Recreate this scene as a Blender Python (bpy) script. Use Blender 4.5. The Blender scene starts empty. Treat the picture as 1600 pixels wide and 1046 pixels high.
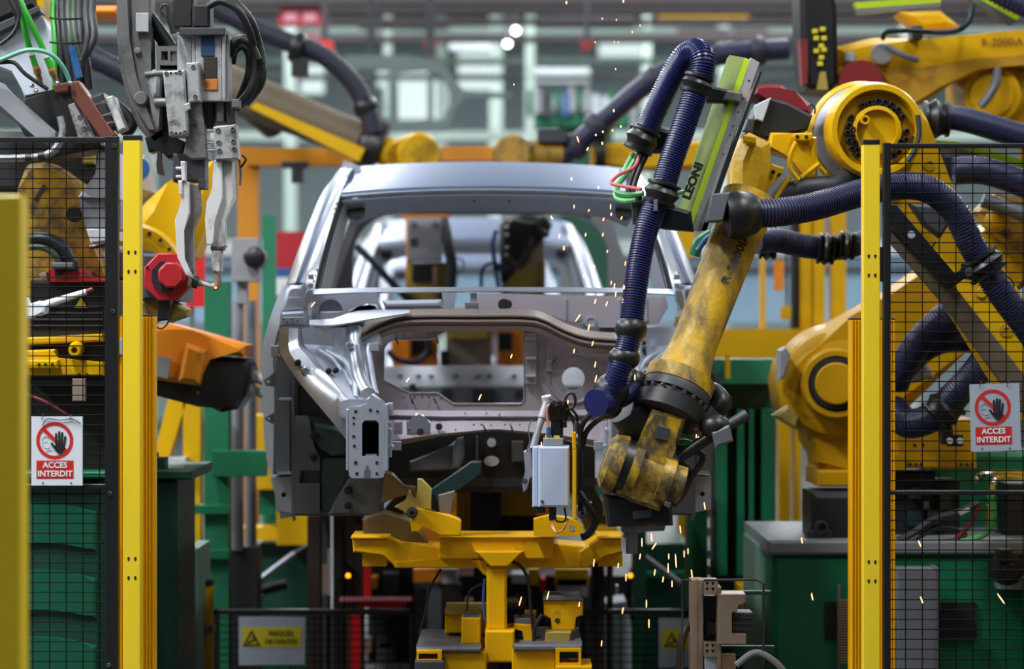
import bpy, bmesh, math, random
from mathutils import Vector, Matrix
S = bpy.context.scene
COL = S.collection
random.seed(7)
# ---------------- camera, world, lights, exposure ----------------
cd = bpy.data.cameras.new('camera'); cam = bpy.data.objects.new('camera', cd); COL.objects.link(cam)
cam.location = (0, 0, 1.6); cam.rotation_euler = (math.pi/2, 0, 0)
cd.sensor_width = 36; cd.lens = 90; cd.clip_end = 200
cd.dof.use_dof = True; cd.dof.focus_distance = 7.85; cd.dof.aperture_fstop = 2.2
S.camera = cam
S.view_settings.view_transform = 'Standard'; S.view_settings.look = 'None'
S.view_settings.gamma = 1; S.view_settings.use_curve_mapping = False
S.view_settings.exposure = 0.0
w = bpy.data.worlds.new('world'); S.world = w; w.use_nodes = True
w.node_tree.nodes['Background'].inputs[0].default_value = (.5, .55, .6, 1)
w.node_tree.nodes['Background'].inputs[1].default_value = .2
def area(x, y, z, sx, sy, e, col=(.93, .97, 1), rot=(0, 0, 0)):
    l = bpy.data.lights.new('hall_light', 'AREA'); l.shape = 'RECTANGLE'; l.size = sx; l.size_y = sy
    l.energy = e; l.color = col
    o = bpy.data.objects.new('hall_light', l); o.location = (x, y, z); o.rotation_euler = rot; COL.objects.link(o)
# rows of fluorescent luminaires under the hall roof
for ly, es in ((-5, (60, 45, 20, 15)), (0.5, (60, 45, 20, 15)), (5.6, (600, 450, 200, 120)), (9.5, (520, 50, 50, 60)), (14, (240, 170, 170, 220)), (20, (400,)*4), (27, (420,)*4), (35, (440,)*4)):
    for lx, e in zip((-7, -2.4, 2.4, 7), es):
        area(lx, ly, 7.6 if ly > 12 else 6.4, .5, 2.6, e)
# ---------------- helpers ----------------
F = 4000.; EZ = 1.6
def W(x, y, Y): return Vector(((x-800)*Y/F, Y, EZ+(523-y)*Y/F))
def wm(o):
    m = o.matrix_basis.copy()
    while o.parent: o = o.parent; m = o.matrix_basis @ m
    return m
def crom(p, n):
    out = []
    for i in range(len(p)-1):
        a = p[max(i-1, 0)]; b = p[i]; c = p[i+1]; d = p[min(i+2, len(p)-1)]
        for k in range(n):
            t = k/n; out.append(.5*((2*b)+(c-a)*t+(2*a-5*b+4*c-d)*t*t+(3*b-a-3*c+d)*t**3))
    out.append(p[-1]); return out
class MB:
    def __init__(s, conv=W, local=False): s.bm = bmesh.new(); s.conv = conv; s.local = local; s.mirr = False
    def v(s, p):
        if isinstance(p, Vector): return p
        return s.conv(*p)
    def pr(s, pts, Y, d, holes=(), bev=0, n=None):
        loops = []
        for lp in [pts]+list(holes):
            loops.append([s.conv(q[0], q[1], q[2] if len(q) > 2 else Y) for q in lp])
        return s.prism(loops, n or Vector((0, d, 0)), bev)
    def prism(s, loops, off, bev=0):
        bm = s.bm; fv = [[bm.verts.new(p) for p in lp] for lp in loops]
        bv = [[bm.verts.new(p+off) for p in lp] for lp in loops]
        mp = {a: b for la, lb in zip(fv, bv) for a, b in zip(la, lb)}
        fr = []
        if len(loops) == 1: fr = [bm.faces.new(fv[0])]
        else:
            es = [bm.edges.new((l[i], l[(i+1) % len(l)])) for l in fv for i in range(len(l))]
            r = bmesh.ops.triangle_fill(bm, use_beauty=True, use_dissolve=False, edges=es)
            fr = [g for g in r['geom'] if isinstance(g, bmesh.types.BMFace)]
        for f in fr:
            try: bm.faces.new([mp[v] for v in reversed(f.verts)])
            except ValueError: pass
        for lp in fv:
            for i in range(len(lp)):
                a, b = lp[i], lp[(i+1) % len(lp)]
                bm.faces.new((b, a, mp[a], mp[b]))
        if bev:
            es = [bm.edges.get((fv[0][i], fv[0][(i+1) % len(fv[0])])) for i in range(len(fv[0]))]
            bmesh.ops.bevel(bm, geom=[e for e in es if e], offset=bev, segments=1, affect='EDGES', clamp_overlap=True)
        return s
    def bx(s, x0, y0, x1, y1, Y, d, bev=.002):
        return s.pr([(x0, y0), (x1, y0), (x1, y1), (x0, y1)], Y, d, bev=bev)
    def box(s, c, sz, R=None, bev=0):
        M = Matrix.Translation(Vector(c)) @ (R.to_4x4() if R else Matrix()) @ Matrix.Diagonal((*sz, 1))
        r = bmesh.ops.create_cube(s.bm, size=1, matrix=M)
        if bev:
            es = list({e for v in r['verts'] for e in v.link_edges})
            bmesh.ops.bevel(s.bm, geom=es, offset=bev, segments=1, affect='EDGES')
        return s
    def rings(s, rs, cap=True, close=False):
        bm = s.bm; R = [[bm.verts.new(p) for p in r] for r in rs]; n = len(R[0])
        for i in range(len(R)-1):
            for j in range(n):
                bm.faces.new((R[i][j], R[i][(j+1) % n], R[i+1][(j+1) % n], R[i+1][j]))
        if cap: bm.faces.new(R[0][::-1]); bm.faces.new(R[-1])
        return s
    def sweep(s, P, rad, seg=10):
        t = (P[1]-P[0]).normalized(); u = t.orthogonal().normalized(); rs = []
        for i, p in enumerate(P):
            t2 = (P[min(i+1, len(P)-1)]-P[max(i-1, 0)])
            if t2.length < 1e-9: t2 = t
            t2.normalize(); u = (t.rotation_difference(t2) @ u); u = (u-t2*u.dot(t2)).normalized(); t = t2
            b = t.cross(u); r = rad[i] if isinstance(rad, list) else rad
            rs.append([p+(u*math.cos(a)+b*math.sin(a))*r for a in [2*math.pi*k/seg for k in range(seg)]])
        return s.rings(rs)
    def tube(s, pts, r, seg=8, n=5):
        P = [s.v(p) for p in pts]
        if len(P) > 2: P = crom(P, n)
        return s.sweep(P, r, seg)
    def hose(s, pts, r, pitch=.0155, seg=14, dip=.88):
        P = crom([s.v(p) for p in pts], 12)
        L = [0]
        for i in range(1, len(P)): L.append(L[-1]+(P[i]-P[i-1]).length)
        N = int(L[-1]/pitch); Q = []; R = []; j = 0
        for k in range(N):
            for f, m in ((0, 1), (.42, 1), (.56, dip), (.86, dip)):
                d = (k+f)*pitch
                while j < len(L)-2 and L[j+1] < d: j += 1
                t = (d-L[j])/max(L[j+1]-L[j], 1e-9); Q.append(P[j].lerp(P[j+1], t)); R.append(r*m)
        return s.sweep(Q, R, seg)
    def cyl(s, a, b, r, r2=None, seg=20):
        a = s.v(a); b = s.v(b); return s.sweep([a, b], [r, r if r2 is None else r2], seg)
    def lathe(s, a, d, prof, seg=28):
        a = s.v(a); d = Vector(d).normalized(); u = d.orthogonal().normalized(); b = d.cross(u)
        return s.rings([[a+d*t+(u*math.cos(q)+b*math.sin(q))*max(r, 1e-4) for q in [2*math.pi*k/seg for k in range(seg)]] for t, r in prof])
    def ball(s, c, r, sc=(1, 1, 1), seg=14):
        bmesh.ops.create_uvsphere(s.bm, u_segments=seg, v_segments=max(6, seg//2), radius=r, matrix=Matrix.Translation(s.v(c)) @ Matrix.Diagonal((*sc, 1)))
        return s
    def sheet(s, lines, th=0, smooth=0):
        L = [[s.v(p) for p in l] for l in lines]
        if smooth: L = [crom(l, smooth) for l in L]
        bm = s.bm; V = [[bm.verts.new(p) for p in l] for l in L]; fs = []
        for i in range(len(V)-1):
            for j in range(len(V[0])-1):
                fs.append(bm.faces.new((V[i][j], V[i][j+1], V[i+1][j+1], V[i+1][j])))
        if th:
            bmesh.ops.recalc_face_normals(bm, faces=fs)
            bmesh.ops.solidify(bm, geom=fs, thickness=th)
        return s
    def M(s): s.mirr = True; return s
def T(name, label, cat, loc, group=None, rz=0):
    o = bpy.data.objects.new(name, None); COL.objects.link(o); o.empty_display_size = .1
    o.location = loc if isinstance(loc, Vector) else W(*loc); o.rotation_euler.z = rz
    o['label'] = label; o['category'] = cat
    if group: o['group'] = group
    return o
def islands(bm):
    """split a bmesh into groups of touching pieces"""
    bm.verts.index_update(); seen = {}; isl = []
    for v in bm.verts:
        if v.index in seen: continue
        st = [v]; seen[v.index] = len(isl); cur = []
        while st:
            q = st.pop(); cur.append(q)
            for e in q.link_edges:
                o = e.other_vert(q)
                if o.index not in seen: seen[o.index] = len(isl); st.append(o)
        isl.append(cur)
    if len(isl) == 1: return [isl[0]]
    bb = [([min(v.co[k] for v in c)-.003 for k in range(3)], [max(v.co[k] for v in c)+.003 for k in range(3)]) for c in isl]
    par = list(range(len(isl)))
    def fd(x):
        while par[x] != x: x = par[x]
        return x
    for i in range(len(isl)):
        for j in range(i):
            if all(bb[i][0][k] <= bb[j][1][k] and bb[j][0][k] <= bb[i][1][k] for k in range(3)): par[fd(i)] = fd(j)
    g = {}
    for i, c in enumerate(isl): g.setdefault(fd(i), []).extend(c)
    return list(g.values())
def P(mb, name, mat, root=None, label=None, kind=None, ang=38):
    bm = mb.bm
    bmesh.ops.recalc_face_normals(bm, faces=bm.faces[:])
    if root is not None:
        if not mb.local: bm.transform(wm(root).inverted())
        org = None
    else:
        xs = [v.co for v in bm.verts]
        org = Vector(((min(v.x for v in xs)+max(v.x for v in xs))/2, (min(v.y for v in xs)+max(v.y for v in xs))/2, min(v.z for v in xs)))
        bm.transform(Matrix.Translation(-org))
    first = None
    gr = [list(bm.verts)] if kind == 'stuff' or root is None else islands(bm)
    for g in gr:
        bm.verts.index_update(); mp = {v: i for i, v in enumerate(g)}; S_ = set(g)
        fc = {f for v in g for f in v.link_faces}
        for sg in ((1, -1) if mb.mirr else (1,)):
            me = bpy.data.meshes.new(name)
            fl = [[mp[v] for v in f.verts] for f in fc]
            me.from_pydata([(v.co.x*sg, v.co.y, v.co.z) for v in g], [], fl if sg > 0 else [f[::-1] for f in fl])
            me.materials.append(mat)
            me.polygons.foreach_set('use_smooth', [True]*len(fl))
            me.set_sharp_from_angle(angle=math.radians(ang))
            o = bpy.data.objects.new(name, me); COL.objects.link(o)
            if root is not None: o.parent = root
            else: o.location = org
            if label: o['label'] = label
            if kind: o['kind'] = kind
            first = first or o
    bm.free()
    return first
def TH(mb, name, mat, label, cat, group=None, kind=None):
    o = P(mb, name, mat)
    o['label'] = label; o['category'] = cat
    if group: o['group'] = group
    if kind: o['kind'] = kind
    return o
def ST(mb, name, mat):
    o = P(mb, name, mat); o['kind'] = 'structure'; return o
SHARE = {}
def rep(root, name, key, make, mat, pts, label=None):
    """copies of one small part at several world points, sharing mesh data"""
    inv = wm(root).inverted()
    for p in pts:
        p = p if isinstance(p, Vector) else W(*p)
        k = (key, mat.name)
        if k not in SHARE:
            m = MB(); make(m); bm = m.bm
            bmesh.ops.recalc_face_normals(bm, faces=bm.faces[:])
            me = bpy.data.meshes.new(name); bm.to_mesh(me); bm.free(); me.materials.append(mat)
            for q in me.polygons: q.use_smooth = True
            me.set_sharp_from_angle(angle=math.radians(38)); SHARE[k] = me
        o = bpy.data.objects.new(name, SHARE[k]); COL.objects.link(o); o.parent = root; o.location = inv @ p
        if label: o['label'] = label
def bolts(root, pts, r, mat=None, name='bolt'):
    mat = mat or M['bolt']
    def mk(m):
        m.lathe(Vector((0, 0.004, 0)), (0, -1, 0), [(0, r), (.006, r), (.0075, r*.85), (.0075, r*.5), (.003, r*.45)], 12)
    rep(root, name, ('bolt', round(r, 4)), mk, mat, pts)
def text(body, c, size, mat, root, ang=0, bold=.0, name='lettering', sx=1, label=None, yf=None):
    cu = bpy.data.curves.new('txt', 'FONT'); cu.body = body; cu.size = size; cu.align_x = 'CENTER'; cu.align_y = 'CENTER'
    cu.offset = bold; cu.extrude = .0004; cu.space_line = .82; cu.resolution_u = 3
    ob = bpy.data.objects.new('txt', cu); COL.objects.link(ob)
    me = bpy.data.meshes.new_from_object(ob); me.name = name
    bpy.data.objects.remove(ob); bpy.data.curves.remove(cu)
    c = c if isinstance(c, Vector) else W(*c)
    me.transform(Matrix.Translation(c) @ Matrix.Rotation(-ang, 4, 'Y') @ Matrix.Rotation(math.pi/2, 4, 'X') @ Matrix.Diagonal((sx, 1, 1, 1)))
    if yf:
        for v in me.vertices: v.co.y += yf(v.co.x-c.x, v.co.z-c.z)
    me.transform(wm(root).inverted()); me.materials.clear(); me.materials.append(mat)
    o = bpy.data.objects.new(name, me); COL.objects.link(o); o.parent = root
    if label: o['label'] = label
    return o
def px(n, Y): return n*Y/F
def dup(o, parent=None):
    c = o.copy(); COL.objects.link(c); c.parent = parent
    for ch in list(o.children): dup(ch, c)
    return c
# ---------------- materials ----------------
M = {}
def lin(c): return tuple((v/255/12.92 if v/255 <= .04045 else ((v/255+.055)/1.055)**2.4) for v in c)
def mat(k, rgb, rough=.5, metal=0, var=.12, sc=9, grime=0, gcol=(40, 34, 28), gsc=5, bump=.05, bsc=60, emit=0, streak=1, spec=.5, grough=.7):
    m = bpy.data.materials.new(k); m.use_nodes = True; n = m.node_tree.nodes; L = m.node_tree.links
    b = n['Principled BSDF']; c = lin(rgb)
    b.inputs['Roughness'].default_value = rough; b.inputs['Metallic'].default_value = metal
    b.inputs['Specular IOR Level'].default_value = spec
    if emit:
        b.inputs['Base Color'].default_value = (*c, 1)
        b.inputs['Emission Color'].default_value = (*c, 1); b.inputs['Emission Strength'].default_value = emit
        M[k] = m; return m
    tc = n.new('ShaderNodeTexCoord'); mp = n.new('ShaderNodeMapping'); L.new(tc.outputs['Object'], mp.inputs[0])
    mp.inputs['Scale'].default_value = (1, 1, streak)
    ns = n.new('ShaderNodeTexNoise'); ns.inputs['Scale'].default_value = sc; ns.inputs['Detail'].default_value = 6
    L.new(mp.outputs[0], ns.inputs['Vector'])
    mx = n.new('ShaderNodeMix'); mx.data_type = 'RGBA'
    mx.inputs[6].default_value = (*[v*(1-var) for v in c], 1); mx.inputs[7].default_value = (*[min(1, v*(1+var)) for v in c], 1)
    L.new(ns.outputs['Fac'], mx.inputs[0]); out = mx.outputs[2]
    if grime:
        n2 = n.new('ShaderNodeTexNoise'); n2.inputs['Scale'].default_value = gsc; n2.inputs['Detail'].default_value = 9; n2.inputs['Roughness'].default_value = .68
        L.new(mp.outputs[0], n2.inputs['Vector'])
        rp = n.new('ShaderNodeValToRGB'); lo = .62-grime*.3
        rp.color_ramp.elements[0].position = lo; rp.color_ramp.elements[1].position = lo+.16
        rp.color_ramp.elements[1].color = (.9, .9, .9, 1)
        L.new(n2.outputs['Fac'], rp.inputs[0])
        m2 = n.new('ShaderNodeMix'); m2.data_type = 'RGBA'; m2.inputs[7].default_value = (*lin(gcol), 1)
        L.new(rp.outputs[0], m2.inputs[0]); L.new(out, m2.inputs[6]); out = m2.outputs[2]
        mr = n.new('ShaderNodeMix'); mr.inputs[2].default_value = rough; mr.inputs[3].default_value = grough
        L.new(rp.outputs[0], mr.inputs[0]); L.new(mr.outputs[0], b.inputs['Roughness'])
    L.new(out, b.inputs['Base Color'])
    if bump:
        n3 = n.new('ShaderNodeTexNoise'); n3.inputs['Scale'].default_value = bsc; n3.inputs['Detail'].default_value = 3
        L.new(tc.outputs['Object'], n3.inputs['Vector'])
        bp = n.new('ShaderNodeBump'); bp.inputs['Strength'].default_value = bump; bp.inputs['Distance'].default_value = .01
        L.new(n3.outputs['Fac'], bp.inputs['Height']); L.new(bp.outputs[0], b.inputs['Normal'])
    M[k] = m; return m
mat('post_yellow', (246, 212, 40), .4, var=.05, bump=.02)
mat('curtain_yellow', (232, 170, 4), .4, var=.05, bump=.02, spec=.25)
mat('robot_yellow', (206, 158, 14), .42, var=.1, grime=.25, gcol=(70, 52, 22), gsc=4, spec=.25)
mat('robot_clean', (212, 164, 8), .4, var=.08, bump=.03, spec=.25)
mat('wrist_yellow', (184, 146, 28), .38, var=.2, grime=.72, gcol=(50, 44, 36), gsc=15, streak=.6, bump=.2, bsc=40)
mat('robot_dirty', (208, 164, 26), .4, var=.15, grime=.6, gcol=(74, 68, 62), gsc=7, streak=.32, bump=.25, bsc=45)
mat('robot_oily', (170, 128, 28), .38, var=.2, grime=.6, gcol=(52, 42, 24), gsc=10)
mat('robot_clean_shaded', (176, 132, 4), .42, var=.08, bump=.03, spec=.25)  # darker copy of the clean robot yellow, shade put into the colour
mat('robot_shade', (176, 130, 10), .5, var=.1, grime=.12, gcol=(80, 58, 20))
mat('side_grey', (112, 126, 122), .5, var=.06)
mat('rocker_brown', (92, 72, 30), .5, var=.2, grime=.3)
mat('olive', (158, 138, 62), .5, var=.12, grime=.25, gcol=(70, 60, 30))
mat('carriage_yellow', (224, 168, 2), .42, var=.08, grime=.08, gcol=(96, 62, 16), gsc=9, spec=.25)
mat('orange', (222, 132, 20), .45, var=.1, grime=.15, gcol=(110, 66, 24))
mat('gantry_orange', (216, 140, 20), .5, var=.08)
mat('bg_yellow', (212, 164, 2), .5, var=.08, spec=.25)
mat('steel', (182, 188, 202), .42, .75, var=.06, sc=5, bump=.04, bsc=14)
mat('steel_bright', (192, 198, 210), .36, .95, var=.04, sc=4, bump=.03, bsc=10)
mat('steel_roof', (138, 152, 182), .38, .85, var=.03, sc=2, bump=.02, bsc=6)
mat('steel_mid', (124, 130, 142), .4, .85, var=.08, bump=.05)
mat('steel_plate', (176, 182, 194), .42, .6, var=.05, bump=.03)
mat('steel_pale', (206, 212, 222), .5, .3, var=.04)
mat('steel_dash', (170, 162, 172), .45, .4, var=.06, sc=7, bump=.05, bsc=18)
mat('steel_brown', (132, 120, 114), .42, .5, var=.08, bump=.04)
mat('steel_dark', (100, 104, 110), .45, .45, var=.15, bump=.05)
mat('steel_green', (72, 88, 88), .42, .7, var=.15, bump=.05)
mat('alu', (184, 184, 184), .42, .45, var=.1, grime=.45, gcol=(58, 56, 56), gsc=13)
mat('alu_dirty', (128, 126, 126), .5, .5, var=.12, grime=.45, gcol=(44, 42, 42), gsc=10)
mat('gun_grey', (100, 98, 98), .55, .2, var=.12, grime=.35, gcol=(62, 60, 60), gsc=6)
mat('gun_white', (206, 204, 204), .5, 0, var=.06, grime=.45, gcol=(92, 86, 80), gsc=9, streak=.6)
mat('casting_grey', (150, 150, 156), .5, .3, var=.08, bump=.03)
mat('pale_grey', (190, 196, 206), .45, 0, var=.05, bump=.02)
mat('box_white', (184, 196, 220), .4, 0, var=.03, bump=.02)
mat('sign_white', (226, 230, 238), .4, 0, var=.03, bump=0)
mat('sign_dull', (168, 176, 188), .5, 0, var=.03, bump=0)  # greyer white, also carries the dimmer light on the right fence sign
mat('sign_red', (204, 44, 38), .45, 0, var=.03, bump=0)
mat('sign_yellow', (212, 196, 40), .5, 0, var=.03, bump=0)
mat('ink', (16, 17, 22), .6, 0, var=0, bump=0)
mat('ink_soft', (92, 84, 30), .6, 0, var=0, bump=0)
mat('ink_line', (150, 150, 156), .6, 0, var=0, bump=0)
mat('lettering_white', (235, 235, 240), .5, 0, var=0, bump=0)
mat('black_paint', (22, 22, 25), .42, 0, var=.1, bump=.02)
mat('wire_black', (13, 13, 14), .6, 0, var=0, bump=0, spec=.1)
mat('black_plastic', (20, 20, 22), .38, 0, var=.2, bump=.06, bsc=40)
mat('black_box', (26, 26, 28), .5, 0, var=.15, bump=.03)
mat('rubber', (24, 25, 27), .48, 0, var=.1, bump=.02)
mat('dark_grey', (58, 59, 63), .5, .1, var=.12)
mat('mid_grey', (104, 106, 112), .5, .2, var=.12)
mat('dark_brown', (40, 28, 20), .6, 0, var=.2)
mat('brown_grey', (104, 92, 74), .55, .1, var=.1, bump=.1)
mat('hose_navy', (30, 35, 86), .3, 0, var=.1, bump=.0)
mat('hose_navy_dull', (38, 40, 72), .42, 0, var=.1, bump=0)
mat('hose_dark', (40, 41, 56), .5, 0, var=.1, bump=0)
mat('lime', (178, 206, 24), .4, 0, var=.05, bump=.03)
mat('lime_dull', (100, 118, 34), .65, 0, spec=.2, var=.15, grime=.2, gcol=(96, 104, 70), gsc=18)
mat('rail_grey', (132, 130, 128), .42, .5, var=.06)
mat('red_paint', (176, 28, 40), .45, 0, var=.06, bump=.05)
mat('red_bright', (206, 22, 28), .45, 0, var=.06)
mat('red_dark', (120, 22, 26), .5, 0, var=.1, grime=.3, gcol=(30, 14, 14))
mat('pink', (200, 130, 142), .5, 0, var=.1)
mat('copper', (120, 72, 60), .45, .5, var=.15, bump=.05)
mat('copper_wire', (224, 150, 110), .4, .3, var=.1)
mat('brass', (170, 140, 90), .35, .8, var=.1)
mat('green_hose', (52, 160, 48), .38, 0, var=.08, bump=0)
mat('green_cable', (84, 160, 92), .4, 0, var=.08, bump=0)
mat('teal_hose', (112, 176, 152), .4, 0, var=.06, bump=0)
mat('dark_green_hose', (50, 66, 48), .42, 0, var=.1, bump=0)
mat('red_cable', (206, 84, 92), .4, 0, var=.06, bump=0)
mat('blue_cable', (44, 92, 152), .4, 0, var=.1, bump=0)
mat('blue_label', (40, 66, 104), .4, 0, var=.25, sc=30)
mat('orange_label', (196, 110, 44), .5, 0, var=.2, grime=.55, gcol=(62, 46, 42), gsc=24)
mat('orange_ring', (236, 120, 40), .45, 0, var=.05, bump=0)
mat('chrome', (225, 226, 230), .12, 1, var=.02, bump=0)
mat('bolt', (150, 150, 150), .32, .9, var=.1, bump=0)
mat('bolt_dark', (34, 34, 36), .45, .4, var=.1, bump=0)
mat('braid', (150, 150, 154), .3, .8, var=.3, sc=160, bump=.4, bsc=260)
mat('green_machine', (14, 106, 70), .42, 0, var=.08, bump=.03)
mat('green_tank', (9, 84, 60), .4, 0, var=.12, sc=3, bump=.02)  # lighter tank green, used for its painted light patches
mat('green_dark', (8, 62, 44), .45, 0, var=.1, bump=.03)
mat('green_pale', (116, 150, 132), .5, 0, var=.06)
mat('green_column', (20, 112, 76), .5, 0, var=.08)
mat('teal_plate', (22, 48, 50), .45, .2, var=.15)
mat('grey_top', (128, 134, 138), .55, 0, var=.1)
mat('beige_alu', (150, 134, 118), .45, .3, var=.06)
mat('tan_rust', (132, 106, 82), .6, 0, var=.2)
mat('panel_grey', (118, 120, 126), .5, 0, var=.06)
mat('floor', (62, 63, 66), .5, 0, var=.15, sc=2, grime=.3, gcol=(56, 56, 58), gsc=1.5)
mat('hall_roof', (84, 86, 88), .8, 0, var=.1)
mat('hall_wall', (160, 176, 178), .7, 0, var=.08, sc=1.5)
mat('hall_wall_dark', (92, 98, 98), .7, 0, var=.08, sc=1.5)
mat('hall_mint', (172, 190, 180), .6, 0, var=.06)
mat('hall_white', (226, 236, 236), .5, 0, var=.04, sc=2)
mat('hall_dark', (70, 62, 64), .6, 0, var=.15)
mat('curtain_blue', (158, 192, 216), .5, 0, var=.1, sc=3)
mat('lamp', (244, 250, 255), emit=14)
mat('lamp_window', (226, 244, 242), emit=.85)
mat('amber_lamp', (255, 160, 20), emit=2.2)
mat('spark', (255, 150, 88), emit=9)
mat('hot_tip', (255, 150, 60), emit=10)
# ---------------- the hall ----------------
ST(MB().box((0, 18, -.05), (30, 58, .1)), 'floor', M['floor'])
ST(MB().box((0, 18, 9.6), (30, 58, .1)), 'ceiling', M['hall_roof'])
ST(MB().box((0, 46.1, 4.8), (30, .2, 9.5)), 'wall_back', M['hall_wall'])
ST(MB().box((0, -10.1, 4.8), (30, .2, 9.5)), 'wall_front', M['hall_wall_dark'])
ST(MB().box((-15.1, 18, 4.8), (.2, 58, 9.5)), 'wall_left', M['hall_wall_dark'])
ST(MB().box((15.1, 18, 4.8), (.2, 58, 9.5)), 'wall_right', M['hall_wall_dark'])
tn = 0
def trim(mb, m):
    global tn
    tn += 1; ST(mb, 'trim_%d' % tn, M[m])
def wbox(x0, y0, x1, y1, Y, d): return MB().bx(x0, y0, x1, y1, Y, d, 0)
# hall columns from the floor up, then roof girders, ducts and pipes
for x, wd, Y in ((828, 15, 29), (606, 12, 31), (775, 20, 38), (690, 14, 41), (455, 18, 30), (230, 22, 27), (1010, 14, 36), (1130, 16, 30), (1420, 22, 28)):
    a = W(x-wd/2, 0, Y); b = W(x+wd/2, 0, Y)
    trim(MB().box(((a.x+b.x)/2, Y, 4.75), (b.x-a.x, .3, 9.5)), 'hall_mint')
for y0, y1, Y, m in ((-40, 8, 24, 'hall_dark'), (12, 22, 25, 'hall_dark'), (30, 38, 27, 'hall_dark'), (44, 54, 33, 'hall_mint'), (58, 66, 28, 'hall_dark'), (92, 100, 34, 'hall_mint'), (118, 124, 30, 'dark_grey'), (206, 220, 36, 'hall_mint')):
    z1 = W(0, y0, Y).z; z0 = W(0, y1, Y).z
    trim(MB().box((0, Y, (z0+z1)/2), (29.8, .25, z1-z0)), m)
# the glass curtain band with its pale foot strip
trim(MB().box((0, 27, W(0, 452, 27).z), (29.8, .1, px(104, 27)), bev=0), 'curtain_blue')
trim(MB().box((0, 26.9, W(0, 418, 27).z), (29.8, .12, px(6, 27)), bev=0), 'mid_grey')
trim(MB().box((0, 26.9, W(0, 388, 27).z), (29.8, .1, px(24, 27)), bev=0), 'hall_white')
# bright glazed wall panels
for i, (x0, y0, x1, y1) in enumerate(((716, 82, 770, 140), (470, 100, 506, 146), (936, 66, 1016, 88), (622, 112, 668, 186), (676, 118, 700, 186), (570, 236, 640, 330), (590, 96, 602, 135))):
    Y = 45.9; fr = ST(wbox(x0-3, y0-3, x1+3, y1+3, Y, .08), 'window_%d' % (i+1), M['hall_mint'])
    P(wbox(x0, y0, x1, y1, Y-.03, .03), 'pane', M['lamp_window'], fr)
for x0, y0, x1, y1, Y, m in ((702, 56, 768, 78, 30, 'hall_white'), (1030, 22, 1170, 34, 27, 'bg_yellow'), (836, 106, 922, 128, 31, 'hall_white'), (560, 28, 700, 42, 29, 'hall_dark'), (820, 26, 990, 40, 29, 'mid_grey'), (430, 52, 500, 64, 27, 'pink'), (1060, 44, 1200, 56, 28, 'hall_dark'), (860, 150, 960, 172, 33, 'hall_mint')):
    trim(wbox(x0, y0, x1, y1, Y, .3), m)
# round high-bay lamps
def bay(x, y, Y, r, label, m='lamp'):
    t = T('bay_lamp', label, 'lamp', (x, y, Y), 'high bay lamps')
    P(MB().lathe((x, y, Y), (0, 0, 1), [(0, px(r, Y)), (.04, px(r*1.3, Y)), (.3, px(r*.5, Y)), (.42, px(r*.4, Y))]), 'housing', M['mid_grey'], t)
    P(MB().ball((x, y, Y-.05), px(r, Y)), 'globe', M[m], t)
    P(MB().box(W(x, y, Y)+Vector((0, 0, (9.6-W(x, y, Y).z+.4)/2)), (.03, .03, 9.6-W(x, y, Y).z-.4)), 'hanger', M['dark_grey'], t)
bay(428, 15, 28, 5, 'round white high bay lamp at the top above the left hose')
bay(806, 48, 28, 5, 'round white high bay lamp, upper of the pair above the car roof')
bay(793, 68, 28, 5, 'round white high bay lamp, lower of the pair above the car roof')
bay(827, 15, 30, 4, 'dim high bay lamp at the top edge above the pair of lamps', 'lamp_window')
bay(1142, 72, 28, 5, 'high bay lamp just right of the bend in the navy hose', 'lamp_window')
# a car side frame riding the overhead conveyor
t = T('hanging_car_side', 'grey green car side frame hanging from the overhead conveyor far behind', 'car panel', (640, 205, 20))
P(MB().pr([(540, 86), (640, 86), (690, 98), (724, 140), (800, 146), (800, 152), (726, 152), (708, 178), (700, 204), (600, 206), (560, 190), (545, 140)], 20, .12,
  [[(620, 112), (668, 108), (668, 186), (622, 190)], [(676, 112), (696, 126), (704, 156), (694, 186), (676, 188)], [(556, 108), (608, 108), (608, 184), (572, 178)]]), 'side_panel', M['side_grey'], t)
for x in (580, 672): P(MB().cyl((x, 88, 20.06), (x, -160, 20.06), .03, seg=8), 'hanger', M['dark_grey'], t)
for x, l in ((672, 'small red hoist hook hanging in front of the grey car side frame'), (917, 'small red hoist hook hanging above the green fixture')):
    t = T('hoist_hook', l, 'hoist', (x, 80, 22)); P(MB().pr([(x-12, 64), (x+12, 64), (x+6, 78), (x-5, 80)], 22, .1), 'hook_block', M['red_dark'], t)
    P(MB().cyl((x, 64, 22.05), (x, -180, 22.05), .025, seg=8), 'chain', M['dark_grey'], t)
t = T('overhead_board', 'red overhead board with pale squares behind the left robot hose', 'board', (475, 38, 24))
P(wbox(436, 12, 512, 40, 24, .1), 'panel', M['red_paint'], t)
for x in (444, 474): P(wbox(x, 20, x+20, 34, 23.97, .04), 'square', M['pink'], t)
t = T('signal_box', 'small red box hanging behind the upper left hose', 'box', (507, 84, 22)); P(wbox(496, 64, 518, 84, 22, .3), 'case', M['red_bright'], t); P(MB().cyl((507, 64, 22.1), (507, -880, 22.1), .03, seg=8), 'hanger', M['dark_grey'], t)
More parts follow.
